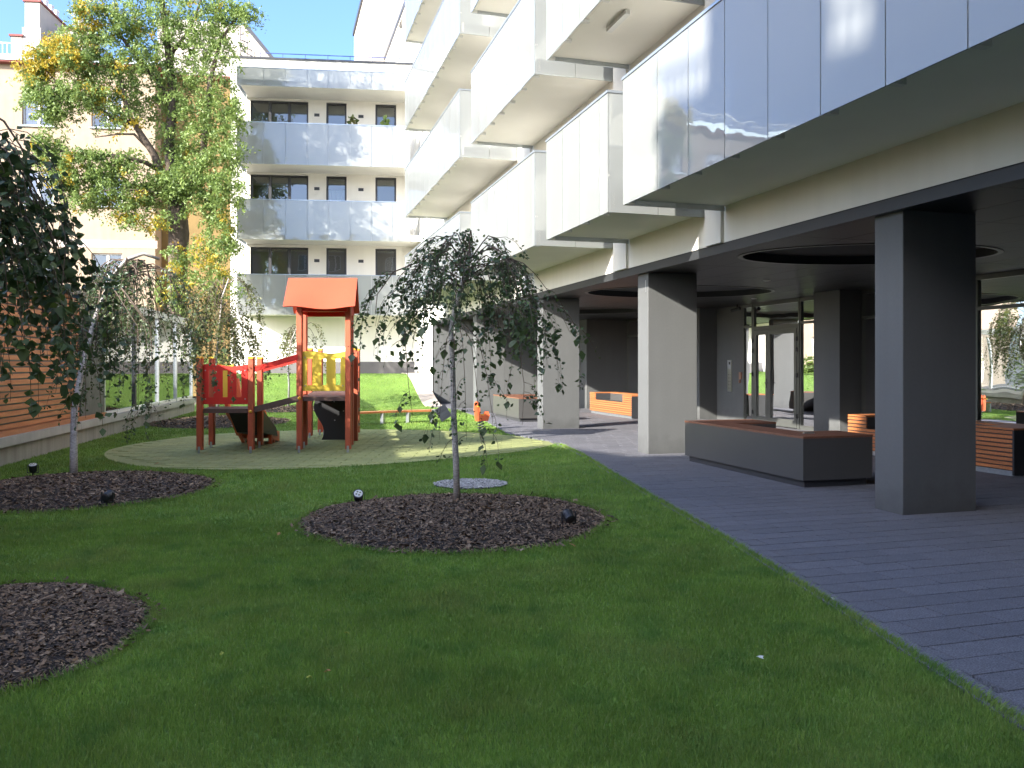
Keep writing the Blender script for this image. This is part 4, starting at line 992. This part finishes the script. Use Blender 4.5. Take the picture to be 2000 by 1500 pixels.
m = MB().hexa([(-5.0, 14.83, .82), (-4.85, 14.83, .82), (-4.85, 14.9, .82), (-5.0, 14.9, .82), (-4.995, 14.83, 1.25), (-4.93, 14.83, 1.25), (-4.93, 14.9, 1.25), (-4.995, 14.9, 1.25)]).obj('slide_hood', orange_m, sl)
# black climbing board under the far deck
m = MB(); n = 16; 
for i in range(n):
    z0, z1 = .04 + .86 * i / n, .04 + .86 * (i + 1) / n
    l0, l1 = -3.75 + .10 * math.sin(z0 * 6.5 + .3), -3.75 + .10 * math.sin(z1 * 6.5 + .3)
    m.hexa([(l0, 16.0, z0), (-3.08, 16.0, z0), (-3.08, 16.02, z0), (l0, 16.02, z0), (l1, 16.0, z1), (-3.08, 16.0, z1), (-3.08, 16.02, z1), (l1, 16.02, z1)])
cb = m.obj('climbing_board', blackp, PG)
for (x, z) in ((-3.45, .78), (-3.27, .60), (-3.44, .42), (-3.2, .25)): MB().tube([(x, 15.985, z), (x, 16.0, z)], .012, 8).obj('bolt', galv, cb)
# ladder rungs at the right side
for z in (.3, .6, .9, 1.2, 1.5): MB().box(-3.13, -3.05, 16.2, 16.55, z - .03, z + .03).obj('rung', deck_m, PG)
MB().box(-3.12, -3.02, 16.1, 16.2, 0, 1.75).obj('post', post_m, PG)

# ------------------------------------------------------------------ curved bench and spring rocker
bp = [(-3.95, 20.35), (-3.3, 20.85), (-2.7, 21.25), (-2.1, 21.5), (-1.78, 21.58)]
CBn = thing('curved_bench', 'low curved bench with orange timber top on grey steel legs, on the sunny lawn', 'bench')
m = MB()
for (xa, ya), (xb, yb) in zip(bp[:-2], bp[1:-1]): m.hexa([(xa, ya, .27), (xb, yb, .27), (xb, yb + .38, .27), (xa, ya + .38, .27), (xa, ya, .315), (xb, yb, .315), (xb, yb + .38, .315), (xa, ya + .38, .315)])
m.obj('seat', wood_o, CBn)
(xa, ya), (xb, yb) = bp[3], bp[4]; MB().hexa([(xa + .003, ya, .26), (xb, yb, .26), (xb, yb + .38, .26), (xa + .003, ya + .38, .26), (xa + .003, ya, .317), (xb, yb, .317), (xb, yb + .38, .317), (xa + .003, ya + .38, .317)]).obj('end_plate', galv, CBn)
for x, y in bp[:4]: MB().box(x - .04, x + .04, y + .02, y + .36, -.02, .268).obj('leg', galv, CBn)
RK = thing('spring_rocker', 'orange and yellow spring rocker on the sunlit lawn near the columns', 'rocker', (-.72, 19.0, 0), R(15))
MB().tube([(.07 * math.cos(t), .07 * math.sin(t), .01 + t * .0105) for t in np.linspace(0, 6 * math.pi, 60)], .012, 6).obj('spring', frame_m, RK)
body = [(-.12, .2), (.16, .2), (.20, .32), (.17, .42), (.10, .42), (.06, .33), (-.02, .33), (-.03, .5), (-.06, .62), (-.10, .66), (-.14, .62), (-.15, .45)]
for yy, mm_ in ((-.05, orange_m), (.05, orange_m)):
    m = MB(); m.poly([(a, yy - .01, z) for a, z in body]); m.poly([(a, yy + .01, z) for a, z in reversed(body)])
    for i in range(len(body)): a, b = body[i], body[(i + 1) % len(body)]; m.quad((a[0], yy - .01, a[1]), (b[0], yy - .01, b[1]), (b[0], yy + .01, b[1]), (a[0], yy + .01, a[1]))
    m.obj('side_board', mm_, RK)
MB().box(-.02, .14, -.038, .038, .33, .36).obj('seat', yel_m, RK); MB().tube([(-.08, -.16, .54), (-.08, .16, .54)], .018, 8).obj('handlebar', yel_m, RK)

# ------------------------------------------------------------------ garden spotlights
def spot(x, y, z, rz, tilt, label):
    t = thing('garden_spotlight', label, 'spotlight', (x, y, z), rz, 'garden spotlights in the mulch beds')
    MB().tube([(0, 0, -.05), (0, 0, .05)], .012, 8).obj('spike', blackp, t)
    b = MB().lathe([(.035, -.06), (.055, -.05), (.062, .03), (.066, .045), (.066, .06), (.055, .062)], (0, 0, 0), 18).obj('housing', blackp, t)
    b.location = (0, 0, .075); b.scale = (.85, .85, .85); b.rotation_euler = (tilt, 0, 0)
    l = MB().lathe([(.054, 0), (.050, .004)], (0, 0, .063), 18).obj('lens', lampw, b)
    for k in range(4):
        a = k * math.pi / 2 + .4; MB().lathe([(.013, .0), (.006, .006)], (.026 * math.cos(a), .026 * math.sin(a), .068), 8).obj('diode', mat('diode' + str(random.random())[2:6], (.3, .28, .2), .2), l)
    br = MB(); br.box(-.07, -.064, -.01, .01, .02, .12); br.box(.064, .07, -.01, .01, .02, .12); br.box(-.07, .07, -.01, .01, .012, .02); br.obj('bracket', blackp, t)
spot(-1.64, 8.80, .02, R(10), R(48), 'black garden spotlight with pale lens turned to the camera, left rim of the middle bed')
spot(.52, 7.55, .03, R(200), R(60), 'black garden spotlight turned away, right rim of the middle mulch bed')
spot(-4.28, 8.72, .03, R(170), R(80), 'black garden spotlight tipped over on the front rim of the left bed')
spot(-6.45, 11.1, .03, R(20), R(20), 'garden spotlight with bright top behind the left bed')
spot(-6.1, 19.6, .03, R(60), R(60), 'small dark spotlight in the sunlit bed behind the play tower')

# ------------------------------------------------------------------ trees
def weeping(name, label, loc, trunk, arms, strands, leaf, lmat, big=0, lsize=(.03, .06), bark=bark_w, group='weeping birches', seed=1, gap=.035, droop_len=(.5, 1.2), trunk_r=.035):
    global rng
    rng2 = np.random.default_rng(seed); rnd = random.Random(seed)
    t = thing(name, label, 'tree', loc, 0, group)
    n = len(trunk); MB().tube(trunk, [trunk_r * (1 - .55 * i / (n - 1)) for i in range(n)], 10).obj('trunk', bark, t, smooth=True)
    bt = MB(); tw = MB(); P = []; Dv = []; sz = []
    for arm in arms:
        k = len(arm['pts']); bt.tube(arm['pts'], [arm.get('r', .013) * (1 - .75 * i / (k - 1)) for i in range(k)], 6)
        pts = [Vector(p) for p in arm['pts']]
        for _ in range(int(arm.get('on', 0))):       # leaves straight on the bough
            f = rnd.uniform(.12, 1.0) * (k - 1); i = min(int(f), k - 2); q = pts[i].lerp(pts[i + 1], f - i)
            d = Vector((rnd.gauss(0, .8), rnd.gauss(0, .8), rnd.gauss(.0, .6))).normalized(); P.append(q + Vector((rnd.gauss(0, .04), rnd.gauss(0, .04), rnd.gauss(0, .03)))); Dv.append(d); sz.append(rnd.uniform(*lsize))
        for sidx in range(arm['n']):
            f = rnd.uniform(arm.get('f0', .25), 1.0) * (k - 1); i = min(int(f), k - 2); q = pts[i].lerp(pts[i + 1], f - i)
            L = rnd.uniform(*arm.get('len', droop_len)); segs = max(4, int(L / .1)); vx, vy = rnd.gauss(0, .35), rnd.gauss(0, .35)
            od = Vector((q.x - trunk[-1][0], q.y - trunk[-1][1], 0)); od = od.normalized() if od.length > .05 else Vector((vx, vy, 0))
            cur = q.copy(); dirn = Vector((od.x * .8 + vx, od.y * .8 + vy, rnd.uniform(0, .5))).normalized(); path = [cur.copy()]
            for j in range(segs):
                dirn = (dirn * .68 + Vector((rnd.gauss(0, .06), rnd.gauss(0, .06), -.42))).normalized(); cur = cur + dirn * (L / segs)
                if cur.z < arm.get('zmin', .25): break
                path.append(cur.copy())
            if len(path) < 3: continue
            tw.tube(path, [.0035 * (1 - .6 * j / (len(path) - 1)) for j in range(len(path))], 3, cap=False)
            tot = (len(path) - 1) * L / segs; m_ = int(tot / gap * arm.get('dens', 1))
            for j in range(m_):
                ff = rnd.random() ** .85 * (len(path) - 1); i = min(int(ff), len(path) - 2); pp = path[i].lerp(path[i + 1], ff - i)
                d = Vector((rnd.gauss(0, .75), rnd.gauss(0, .75), rnd.gauss(-.55, .45))).normalized(); pt = pp + d * .015
                P.append(pt); Dv.append(d); sz.append(rnd.uniform(*lsize) * (1.0 if rnd.random() > .06 else 1.5))
    bt.obj('branches', bark if bark is not bark_w else twig_m, t, smooth=True); tw.obj('twigs', twig_m, t, kind='stuff')
    P = np.array([tuple(p) for p in P]); Dv = np.array([tuple(p) for p in Dv]); sz = np.array(sz)
    S_ = perp(Dv); V, F = leafset(P, Dv, S_, sz, leaf, .10); npmesh('foliage', V, F, lmat, t, kind='stuff')
    for k in range(big):      # the largest leaves, one by one, near the lowest strands
        i = rnd.randrange(len(P)); tries = 0
        while P[i][2] > P[:, 2].min() + (P[:, 2].max() - P[:, 2].min()) * .62 and tries < 40: i = rnd.randrange(len(P)); tries += 1
        d = Vector((rnd.gauss(0, .35), rnd.gauss(0, .3), -.9)).normalized(); s_ = np.array([[1.0, rnd.gauss(0, .4), 0.0]]); s_ /= np.linalg.norm(s_)
        V, F = leafset(np.array([P[i]]), np.array([tuple(d)]), s_, np.array([rnd.uniform(.07, .11)]), .40, .06)
        npmesh('leaf', V, F, lmat, t)
    return t
def arch(sx, sy, sz, az, reach, rise, drop, n=9):
    """branch that springs up and bows over"""
    P = []
    for i in range(n):
        f = i / (n - 1); P.append((sx + math.cos(az) * reach * (f ** .9), sy + math.sin(az) * reach * (f ** .9), sz + rise * math.sin(min(1, f * 1.6) * math.pi / 2) - drop * max(0, f - .35) ** 1.7 * 2.2))
    return P
# birch in the middle of the lawn
tr0 = [(0, 0, .0), (-.01, 0, .4), (-.035, .01, .9), (-.045, .0, 1.4), (-.06, 0, 1.75), (-.03, 0, 1.95), (.04, .01, 2.2), (.11, .0, 2.42), (.16, 0, 2.6)]
tr0 = [(x, y, z + .1) for x, y, z in tr0]
arms = []
rs = random.Random(3)
for k in range(26):
    az = k * 2.4 + rs.uniform(-.3, .3); right = math.cos(az) > 0
    reach = (1.05 if right else .72) * rs.uniform(.45, 1.0); f = rs.uniform(0, 1); sx = .02 + .14 * f; szz = 2.15 + .5 * f
    arms.append(dict(pts=arch(sx, 0, szz, az, reach, rs.uniform(.08, .32) + (.0 if right else .05), .75 if right else .55), n=11 if right else 9, len=(.2, 1.05) if right else (.18, .85), r=.008, zmin=.75, on=12))
arms.append(dict(pts=[(.04, -.1, 2.28), (-.15, -.15, 2.45), (-.38, -.18, 2.52), (-.62, -.2, 2.42), (-.78, -.2, 2.2), (-.80, -.2, 2.0)], n=9, len=(.3, .9), zmin=1.2, r=.012, f0=.3))
for k in range(5):       # long low strands close to the trunk
    x0 = -.12 + k * .10; arms.append(dict(pts=[(x0 * .3, -.05, 1.9), (x0 * .8, -.14, 1.75), (x0 * 1.1, -.2, 1.4), (x0 * 1.3, -.22, 1.0), (x0 * 1.35, -.22, .75)], n=6, len=(.15, .45), zmin=.32, r=.005, f0=.2, dens=.8, on=8))
arms.append(dict(pts=[(.3, -.2, 2.2), (.6, -.25, 1.9), (.68, -.28, 1.3), (.66, -.28, .9)], n=5, len=(.2, .5), zmin=.45, r=.006, dens=.9))
arms.append(dict(pts=[(-.3, -.2, 2.2), (-.5, -.25, 1.8), (-.46, -.28, 1.3), (-.42, -.28, 1.0)], n=5, len=(.2, .5), zmin=.9, r=.006, dens=.9))
weeping('birch_tree', 'weeping young birch on the round mulch bed in the middle of the lawn', (-.56, 8.4, 0), tr0, arms, 0, .36, leaf_b, big=110, lsize=(.028, .052), seed=5, gap=.032)
# plant label hanging at its trunk
q = MB().box(-.06, .06, -.002, .002, -.08, .06).obj('plant_label', mat('label_plastic', (.28, .27, .26), .4, noise=((6, .5),), stretch=(.4, 1, 3)))
q.location = (-.56 - .14, 8.33, 1.02); q.rotation_euler = (0, R(-32), R(8)); tag(q, 'grey plant label tied to the trunk of the middle birch', 'label')
# birch beside the pavilion
tr1 = [(0, 0, .05), (-.03, .05, .35), (-.10, .2, .9), (-.12, .45, 1.5), (-.10, .75, 2.15), (-.0, 1.0, 2.7), (.14, 1.15, 3.0), (.34, 1.25, 3.1), (.55, 1.3, 3.03)]
arms = []; rs = random.Random(9)
for k in range(30):
    az = k * 2.4 + rs.uniform(-.3, .3); c_ = math.cos(az); reach = (1.35 if c_ > 0 else .95) * rs.uniform(.4, 1.0) * (.45 if math.sin(az) < -.1 else 1); f = rs.random()
    arms.append(dict(pts=arch(-.06 + .42 * f, 1.0 + .25 * f, 2.65 + .35 * f, az, reach * 1.08, rs.uniform(.02, .2), 1.0), n=7, len=(.4, 1.5), r=.013, zmin=.7))
for (x0, yy, zz) in ((.95, .1, .3), (.8, .05, .3), (.0, .0, .35), (.1, .1, .3), (.9, .15, .55)):
    arms.append(dict(pts=[(x0 * .6, yy, 2.5), (x0, yy, 2.0), (x0 * 1.02, yy, 1.3), (x0 * 1.0, yy, .8)], n=5, len=(.25, .6), zmin=zz, r=.006))
weeping('birch_tree', 'dense weeping birch with bowed white trunk on the bed beside the timber wall', (-5.66, 10.65, 0), tr1, arms, 0, .34, leaf_b, big=70, lsize=(.030, .055), seed=8, gap=.028, trunk_r=.05)
# birch at the left edge, trunk out of view
tr2 = [(0, 0, 0), (.02, 0, .8), (-.02, 0, 1.6), (.03, 0, 2.3), (.12, 0, 2.8)]
arms = []; rs = random.Random(12)
for k in range(20):
    az = rs.uniform(-1.1, 1.1) if k % 3 else rs.uniform(0, 6.28); reach = rs.uniform(.45, .92)
    arms.append(dict(pts=arch(.08, 0, 2.75 + rs.uniform(0, .25), az, reach, rs.uniform(0, .15), 1.0), n=6, len=(.4, 1.4), r=.012, zmin=1.0 + .5 * rs.random()))
weeping('birch_tree', 'weeping birch whose large dark leaves hang in at the left edge', (-3.72, 5.15, 0), tr2, arms, 0, .40, leaf_b, big=70, lsize=(.042, .07), seed=14, gap=.036)
# far birches
tr3 = [(0, 0, .05), (.03, 0, .8), (-.02, 0, 1.6), (.06, 0, 2.4), (.12, 0, 3.2), (.3, 0, 3.7)]
arms = []; rs = random.Random(21)
for k in range(30):
    az = k * 2.4; f = rs.random(); arms.append(dict(pts=arch(.05 + .1 * f, 0, 2.3 + 1.2 * f, az, rs.uniform(.5, 1.25), rs.uniform(.1, .4), 1.0), n=9, len=(.5, 1.5), r=.012, zmin=.9))
weeping('birch_tree', 'sunlit yellowish weeping birch behind the low red play tower', (-7.55, 21.1, 0), tr3, arms, 0, .38, leaf_bb, lsize=(.04, .075), seed=22, gap=.038)
tr4 = [(0, 0, .05), (.02, 0, .8), (-.02, 0, 1.6), (.1, 0, 2.3), (.3, 0, 2.75), (.55, 0, 2.85)]
arms = []
for k in range(16):
    az = k * 2.4; f = rs.random(); arms.append(dict(pts=arch(.1 + .35 * f, 0, 2.2 + .5 * f, az, rs.uniform(.4, .95), rs.uniform(.05, .3), .9), n=6, len=(.3, 1.0), r=.012, zmin=1.0))
weeping('birch_tree', 'small thin birch on the far lawn seen between the two play towers', (-7.42, 27.35, 0), tr4, arms, 0, .38, leaf_bb, lsize=(.045, .075), seed=25, gap=.05)

# tall locust tree
F_ = 1610
def pm_(px, py, Y): return Vector(((px - 1000) / F_ * Y, Y, 1.5 - (py - 712) / F_ * Y))
LT = thing('locust_tree', 'tall green and yellow locust tree in front of the beige house', 'tree', (-12.2, 30.0, 0), 0)
org = Vector((-12.2, 30.0, 0))
def limb(mb, pts, r0, r1):
    P = [pm_(*p) - org for p in pts]; n = len(P); mb.tube(P, [r0 + (r1 - r0) * i / (n - 1) for i in range(n)], 9)
tm = MB(); tm.tube([(-.05, 0, 0), (0, 0, 2), (.02, 0, 4.5), (.08, .0, 6.3), (0, 0, 7.6)], [.40, .34, .32, .36, .30], 12); tm.obj('trunk', bark_d, LT, smooth=True)
bm_ = MB()
limb(bm_, [(348, 400, 30), (318, 345, 29.7), (300, 300, 29.5), (275, 262, 29.3), (252, 225, 29.2), (240, 180, 29.2), (225, 120, 29.1)], .17, .05)
limb(bm_, [(345, 390, 30.1), (335, 330, 30.2), (330, 280, 30.3), (338, 200, 30.3), (330, 110, 30.3), (318, 20, 30.3), (310, -80, 30.3), (300, -190, 30.3)], .24, .05)
limb(bm_, [(352, 395, 30.1), (378, 365, 30.2), (395, 320, 30.3), (402, 240, 30.4), (410, 160, 30.3), (430, 80, 30.2), (465, 30, 30.2)], .18, .04)
limb(bm_, [(306, 330, 29.7), (285, 318, 29.2), (240, 305, 28.9), (190, 303, 28.7), (140, 300, 28.6), (100, 290, 28.5)], .09, .03)
limb(bm_, [(260, 240, 29.2), (225, 232, 28.9), (180, 205, 28.7), (150, 190, 28.6), (110, 160, 28.5), (75, 120, 28.4)], .08, .02)
limb(bm_, [(300, 300, 29.5), (262, 262, 29.2), (230, 262, 29), (185, 268, 28.8)], .06, .02)
limb(bm_, [(335, 200, 30.3), (300, 150, 30), (250, 90, 29.8), (215, 40, 29.7), (190, -20, 29.6)], .09, .03)
limb(bm_, [(330, 110, 30.3), (370, 60, 30.1), (400, -20, 30)], .08, .03)
limb(bm_, [(340, 385, 30), (300, 375, 29.2), (250, 370, 28.8), (200, 372, 28.6)], .06, .02)
limb(bm_, [(352, 380, 30), (400, 400, 29.6), (430, 430, 29.3)], .05, .02)
bm_.obj('limbs', bark_d, LT, smooth=True)
clumps = [ # px, py, rx, ry, Y, weight, yellow
 (70, 128, 34, 26, 28.4, 1.0, .9), (110, 95, 42, 26, 28.5, 1.0, .9), (140, 110, 30, 20, 28.3, .9, .75), (170, 22, 28, 26, 29, .7, .5), (165, 75, 45, 30, 29, 1, .15), (215, 40, 55, 40, 29.6, 1.2, .1),
 (290, 40, 75, 50, 30.2, 1.6, .05), (370, 40, 65, 50, 30.4, 1.4, .03), (440, 25, 48, 28, 30.2, 1, .02), (480, 20, 25, 16, 30.2, .45, .02), (410, 95, 55, 45, 30.4, 1.3, .02),
 (240, 120, 60, 40, 29.5, 1.3, .05), (320, 125, 70, 50, 30.3, 1.5, .02), (180, 130, 55, 35, 29, 1.1, .15), (90, 180, 48, 32, 28.4, 1, .03), (140, 185, 45, 30, 28.6, .9, .08), (195, 185, 35, 25, 28.9, .8, .35),
 (105, 215, 38, 20, 28.5, .7, .02), (60, 165, 18, 10, 28.3, .25, .1), (265, 185, 50, 35, 29.8, 1, .02), (345, 205, 55, 50, 30.4, 1.4, .01), (415, 180, 45, 55, 30.4, 1.3, .01), (445, 225, 32, 45, 30.2, .9, .01),
 (235, 225, 32, 22, 29, .5, .15), (395, 265, 55, 50, 30.2, 1.3, .01), (445, 290, 30, 40, 30, .8, .01), (345, 290, 40, 40, 30.4, .8, .01), (90, 280, 40, 24, 28.5, .9, .1), (120, 315, 50, 25, 28.6, .9, .2),
 (125, 345, 30, 22, 28.4, .7, .45), (185, 345, 55, 28, 28.8, 1.2, .04), (240, 330, 45, 30, 29, 1, .03), (170, 385, 45, 20, 28.7, .8, .1), (245, 385, 45, 22, 28.9, .8, .08), (300, 365, 45, 30, 29.6, 1.1, .02),
 (345, 350, 50, 35, 29.5, 1.3, .02), (400, 335, 50, 38, 29.8, 1.3, .01), (440, 365, 35, 35, 29.7, 1, .01), (400, 395, 45, 25, 29.6, .8, .03), (290, 425, 55, 24, 29.2, .55, .35), (240, 415, 22, 15, 29, .25, .4),
 (430, 430, 35, 25, 29.5, .6, .1), (410, 480, 45, 30, 29.4, .6, .1), (450, 470, 25, 22, 29.4, .45, .02), (380, 540, 50, 35, 29.2, .6, .35), (430, 540, 40, 40, 29.2, .6, .25), (340, 570, 35, 30, 29.2, .45, .3), (345, 500, 30, 18, 29.4, .3, .2),
 (290, -60, 90, 60, 30.2, 1.6, .05), (400, -60, 80, 55, 30.2, 1.4, .02), (200, -50, 55, 40, 29.8, 1, .15), (330, -170, 110, 70, 30.2, 1.8, .03), (250, 300, 24, 10, 29, .2, .05), (180, 300, 40, 12, 28.7, .5, .08)]
PG_, PY_ = [], []
for (px, py, rx, ry, Y, wt, yl) in clumps:
    c = pm_(px, py, Y) - org; ax, az_ = rx / F_ * Y, ry / F_ * Y; ay = min(ax, az_) * 1.1
    nsp = int(62 * wt)           # drooping sprays
    for k in range(nsp):
        d = rng.normal(0, 1, 3); d /= np.linalg.norm(d); rr = rng.random() ** .45 * 1.12
        s0 = np.array(c) + d * rr * np.array([ax, ay, az_]); th = rng.random() * 6.28; L = rng.uniform(.25, .55)
        dirn = np.array([math.cos(th), math.sin(th), rng.uniform(-.7, .1)])
        nn = 36; tt = rng.random(nn); pts = s0 + dirn * L * tt[:, None] + np.array([0, 0, -.30]) * (tt ** 2)[:, None] * L * 1.5 + rng.normal(0, .065, (nn, 3))
        (PY_ if rng.random() < yl * .8 else PG_).append(pts)
for lst, m_, nm in ((PG_, leaf_l, 'crown'), (PY_, leaf_y, 'yellow_foliage')):
    P = np.concatenate(lst); Dd = rnd_dirs(len(P), .5); S_ = perp(Dd)
    V, F = leafset(P, Dd, S_, rng.uniform(.07, .14, len(P)), .25, .05); npmesh(nm, V, F, m_, LT, kind='stuff')

# shrubs behind the pavilion glass and at the back wall
def shrub(loc, r, h, n, m_, label, size=(.05, .1), group=None):
    t = thing('shrub', label, 'shrub', loc, 0, group); st = MB()
    for k in range(7):
        a = k * .9; st.tube([(0, 0, 0), (math.cos(a) * r * .3, math.sin(a) * r * .3, h * .5), (math.cos(a) * r * .6, math.sin(a) * r * .6, h * .85)], [.02, .012, .005], 5)
    st.obj('stems', bark_d, t)
    cs = [(rng.uniform(-.6, .6) * r, rng.uniform(-.6, .6) * r, rng.uniform(.3, .85) * h, rng.uniform(.3, .5) * r) for _ in range(14)]
    P = np.concatenate([np.array(c[:3]) + rnd_dirs(n // 14) * c[3] * (rng.random((n // 14, 1)) ** .4) for c in cs]); Dd = rnd_dirs(len(P), .2)
    V, F = leafset(P, Dd, perp(Dd), rng.uniform(*size, len(P)), .35, .08); npmesh('foliage', V, F, m_, t, kind='stuff')
shrub((-11.9, 33.4, .6), .9, 1.2, 1600, leaf_l, 'green shrub against the back wall beneath the dark window', (.1, .17))
for i, (x, y, lb) in enumerate(((-12.2, 26.5, 'yellow green shrub behind the right panes of the pavilion'), (-11.4, 22.5, 'green shrub behind the middle panes of the pavilion'), (-12.6, 29.5, 'tall green shrub beyond the far end of the pavilion'))):
    shrub((x, y, 0), 1.1, 2.1 + .4 * (i == 2), 2600, leaf_y if i == 0 else leaf_l, lb, (.06, .12), 'shrubs behind the pavilion')

# ------------------------------------------------------------------ small litter on the lawn
fl = mat('fallen_leaf', (.42, .22, .08), .7); fy = mat('fallen_leaf_yellow', (.35, .38, .06), .7); fp = mat('petal_white', (.75, .75, .72), .6)
def litter(px, py, s, m_, label, z=.045, cat='leaf', grp=None):
    Y = F_ * (1.5 - z) / (py - 712); X = (px - 1000) / F_ * Y
    n = 10; o = MB()
    for k in range(n):
        a = 2 * math.pi * k / n; r = s * (1 + .35 * math.cos(5 * a)) ; o.v.append((r * math.cos(a), r * math.sin(a) * .8, .004 * math.sin(2 * a)))
    o.v.append((0, 0, .008)); o.f = [(k, (k + 1) % n, n) for k in range(n)]
    q = o.obj('fallen_leaf', m_); q.location = (X, Y, z); q.rotation_euler = (random.uniform(-.4, .6), random.uniform(-.4, .4), random.uniform(0, 6)); tag(q, label, cat, grp)
gl = 'fallen leaves on the lawn'
litter(1118, 1064, .030, fl, 'tan fallen leaf on the grass at the right rim of the middle bed', grp=gl)
litter(545, 1042, .022, fl, 'brown fallen leaf on the grass left of the middle bed', grp=gl)
litter(604, 1322, .014, fy, 'yellow green leaf on the near lawn, lowest of three', grp=gl)
litter(434, 1276, .014, fy, 'yellow green leaf on the near lawn right of the nearest bed', grp=gl)
litter(678, 1236, .014, fy, 'yellow green leaf on the near lawn below the middle bed', grp=gl)
litter(640, 1310, .014, fl, 'pale narrow dry leaf on the near lawn', grp=gl)
litter(306, 905, .035, fl, 'dry leaf on the grass at the edge of the playground surface', grp=gl)
litter(1485, 1283, .016, fp, 'small white petal on the grass near the paving', grp=gl)
litter(1706, 1221, .018, fl, 'reddish dry leaf on the lawn edging beside the paving', z=.01, grp=gl)
litter(1626, 1169, .012, fp, 'white scrap on the lawn edging beside the paving', z=.01, cat='litter')
